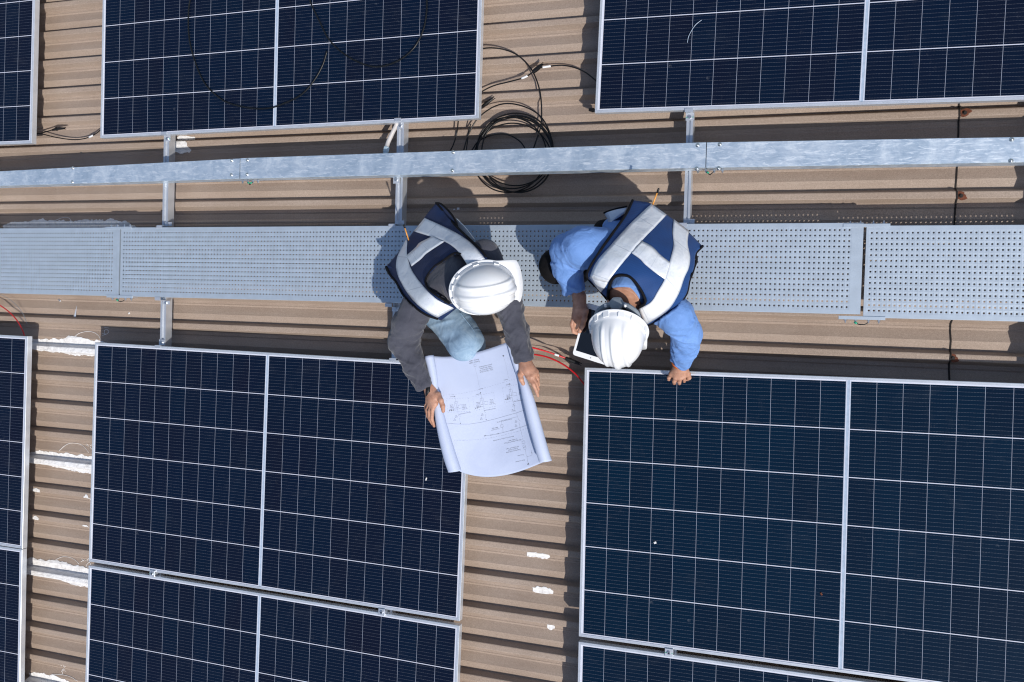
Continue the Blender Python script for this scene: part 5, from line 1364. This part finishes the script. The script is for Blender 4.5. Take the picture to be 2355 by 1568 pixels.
    line([(560, 395), (590, 540)], .0004); line([(540, 315), (560, 395)], .0004); line([(850, 200), (875, 290), (905, 440)], .0004)
    line([(528, 290), (550, 286), (556, 310), (532, 314), (528, 290)], .0006); dot(849, 196, .0040); 
    for (x0, y0, w, h) in ((232, 662, 238, 146), (516, 640, 226, 150), (838, 545, 200, 160)):
        s1, s2 = (-.045, -.27) if x0 < 300 else ((.24 * -1.0, .10) if x0 < 600 else (-.28, .2))
        sk = .12 if x0 < 300 else .16
        P4 = [(x0, y0), (x0 + w, y0 + s1 * w * .9), (x0 + w + sk * h, y0 + s1 * w * .9 + h), (x0 + sk * h, y0 + h), (x0, y0)]
        line(P4, .0005, 1)
        cx1, cy1 = x0 + w * .38, y0 - 22 + s1 * w * .4; dot(cx1, cy1)
        line([(cx1, cy1), (cx1 + 32, cy1 + 160), (cx1 + 40, cy1 + 205), (cx1 + 62, cy1 + 222)], .0007); line([(cx1 + 50, cy1 + 232), (cx1 + 60, cy1 + 290)], .0007); dot(cx1 + 60, cy1 + 292)
        bx, by = cx1 + 2, cy1 + 62; line([(bx - 8, by), (bx + 26, by - 6), (bx + 38, by + 60), (bx + 4, by + 66), (bx - 8, by)], .0007); line([(bx + 34, by + 36), (bx + 72, by + 28), (bx + 80, by + 62), (bx + 40, by + 70)], .0006)
        line([(bx + 2, by + 20), (bx + 14, by + 14), (bx + 18, by + 40), (bx + 30, by + 60)], .0006)
        arrow(x0 + 42, y0 + 130 + s1 * 30); arrow(x0 + 68, y0 + 127 + s1 * 60); line([(x0 + 80, y0 + 125 + s1 * 60), (cx1 + 30, cy1 + 146)], .0006)
    for (zx, zy) in ((650, 1063), (719, 1054), (788, 1041)): arrow(zx, zy, 9)
    line([(992, 812), (1000, 856), (1012, 885), (1034, 906)], .0007); line([(1018, 920), (1030, 972), (1048, 1050), (1060, 1078)], .0007); line([(1056, 1090), (1064, 1120)], .0007)
    line([(1048, 1124), (1078, 1116), (1084, 1140), (1054, 1148), (1048, 1124)], .0007)
    for cc in ((1074, 1176), (1080, 1196)): line([(cc[0] + 15 * math.cos(a), cc[1] + 15 * math.sin(a)) for a in np.linspace(0, 2 * math.pi, 13)], .0006)
    line([(1086, 1212), (1096, 1270), (1104, 1290), (1112, 1350)], .0007); line([(1102, 1290), (1160, 1272), (1150, 1214)], .0006); dot(1157, 1247)
    a = [X(1118, 1352), X(1106, 1376), X(1130, 1372)]
    if all(p is not None for p in a): ink.add(a, [(0, 1, 2)])
    line([(815, 946), (845, 940), (850, 968), (820, 974), (815, 946)], .0006); line([(925, 1000), (955, 992), (958, 1004), (928, 1012), (925, 1000)], .0006)
    # small print, readable from the holder's side
    def text(rows_, zx, zy, ang, size, gap):
        cu = bpy.data.curves.new('print', 'FONT'); cu.body = '\n'.join(rows_); cu.size = 1.0; cu.resolution_u = 1; cu.align_x = 'CENTER'
        ob = bpy.data.objects.new('print', cu); C.objects.link(ob); dg = bpy.context.evaluated_depsgraph_get(); me = bpy.data.meshes.new_from_object(ob.evaluated_get(dg))
        ca, sa = math.cos(ang), math.sin(ang); vs = []; ok = True
        for v_ in me.vertices:
            lx, ly = v_.co.x * size, -v_.co.y * size
            p = X(zx + lx * ca - ly * sa, zy + lx * sa + ly * ca)
            if p is None: ok = False; break
            vs.append(p)
        if ok: txt.add(vs, [tuple(p.vertices) for p in me.polygons])
        C.objects.unlink(ob); bpy.data.objects.remove(ob); bpy.data.curves.remove(cu); bpy.data.meshes.remove(me)
    txt = ink; an = math.pi - .22
    text(['Tracker Light', 'Power Light'], 535, 262, an, 22, 1)
    text(['Solar Cell and Rack', 'Array 630 W x 18', 'under PV system', 'power distribution'], 665, 356, an, 19, 1)
    text(['Feed in'], 600, 552, an, 16, 1); text(['Feed in'], 874, 452, an, 16, 1); text(['Inverter'], 900, 505, an, 16, 1); text(['Inverter'], 580, 608, an, 16, 1); text(['Inverter'], 300, 636, math.pi - .05, 16, 1)
    for (x_, y_) in ((292, 748), (430, 745), (580, 720), (725, 690), (905, 640), (1040, 580)): text(['AC 380V', '3 phase', '4 wire', '50 Hz'], x_, y_ + 22, math.pi - .14, 15, 1)
    for (x_, y_) in ((430, 815), (700, 775), (1020, 678)): text(['Circuit breaker panel'], x_, y_, math.pi - .2, 15, 1)
    for (x_, y_) in ((338, 855), (620, 835), (960, 735), (322, 890), (610, 880), (950, 790), (985, 910), (985, 955)): text(['63 A', '3P'], x_, y_, an, 15, 1)
    text(['AC bus 3 phase 4 wire 50 Hz'], 860, 895, an, 14, 1); text(['Power meter', 'digital type'], 760, 990, an, 16, 1); text(['Main board bus 3 phase 4 wire 50 Hz'], 850, 1088, an, 15, 1)
    text(['Main Hour Meter Two Phase', 'by utility, class 1'], 950, 1120, an, 16, 1); text(['Transformer 250 kVA', '3 phase 4 wire', 'Oil Immersed Type'], 955, 1222, an, 18, 1); text(['Drop fuse'], 1035, 1268, an, 16, 1); text(['22 kV overhead'], 1030, 1330, an, 16, 1)
    ink.build('printed_diagram', M['ink'], root)
    return root
plan()

# ------------------------------------------------------------------ tablet
def tablet():
    tl = B(435, 872, .505); bl = B(330, 1252, .495); w_, h_ = .1695, .240
    y = unit(tl - bl); x = unit(np.cross(y, (0, 0, 1))); z = np.cross(x, y); 
    root = empty('tablet', bl); tag(root, 'white bordered tablet computer held below the man in blue', 'tablet')
    def W_(a, b_, c_): return x * a + y * b_ + z * c_
    def plate(name, x0, x1, y0, y1, z0, z1, r_, mat, parent):
        n = 6; out = []
        for (cx1, cy1, a0) in ((x1 - r_, y1 - r_, 0), (x0 + r_, y1 - r_, 90), (x0 + r_, y0 + r_, 180), (x1 - r_, y0 + r_, 270)):
            for k in range(n): a = RAD(a0 + 90 * k / (n - 1)); out.append((cx1 + r_ * math.cos(a), cy1 + r_ * math.sin(a)))
        m_ = len(out); vs = [W_(a, b_, z0) for a, b_ in out] + [W_(a, b_, z1 - .0008) for a, b_ in out] + [W_(x0 + (a - x0) * .994 + .0004, y0 + (b_ - y0) * .994 + .0005, z1) for a, b_ in out]
        fs = [tuple(range(m_ - 1, -1, -1)), tuple(range(2 * m_, 3 * m_))] + [(k * m_ + i, k * m_ + (i + 1) % m_, (k + 1) * m_ + (i + 1) % m_, (k + 1) * m_ + i) for k in (0, 1) for i in range(m_)]
        return link(name, mesh_from(name, vs, fs, M[mat]), parent)
    plate('shell', 0, w_, 0, h_, -.006, .0015, .012, 'tablet', root)
    plate('screen', .0105, w_ - .0105, .0225, h_ - .0225, .0010, .0021, .0012, 'screen', root)
    mb = MB(); c_ = W_(w_ / 2, .011, .0017); mb.add([c_ + .0024 * (math.cos(a) * x + math.sin(a) * y) for a in np.linspace(0, 2 * math.pi, 12, endpoint=False)], [tuple(range(12))]); mb.build('button', M['screen'], root)
tablet()
# orange rods with black ends at the men's hips
def rod(p0, p1, label):
    root = empty('marker_stick', p0); tag(root, label, 'stick'); d = p1 - p0
    mb = MB(); mb.tube([np.zeros(3), d * .8], .0034, 8); mb.build('rod', M['wood'], root, True)
    mb = MB(); mb.tube([d * .78, d * .97, d], [.0048, .0048, .003], 8); mb.build('tip', M['dark'], root, True)
rod(A(202, 262, .42), A(176, 180, .45), 'thin orange stick with black tip at the hip of the man in grey')
rod(B(880, 235, .42), B(933, 92, .45), 'thin orange stick with black tip at the hip of the man in blue')
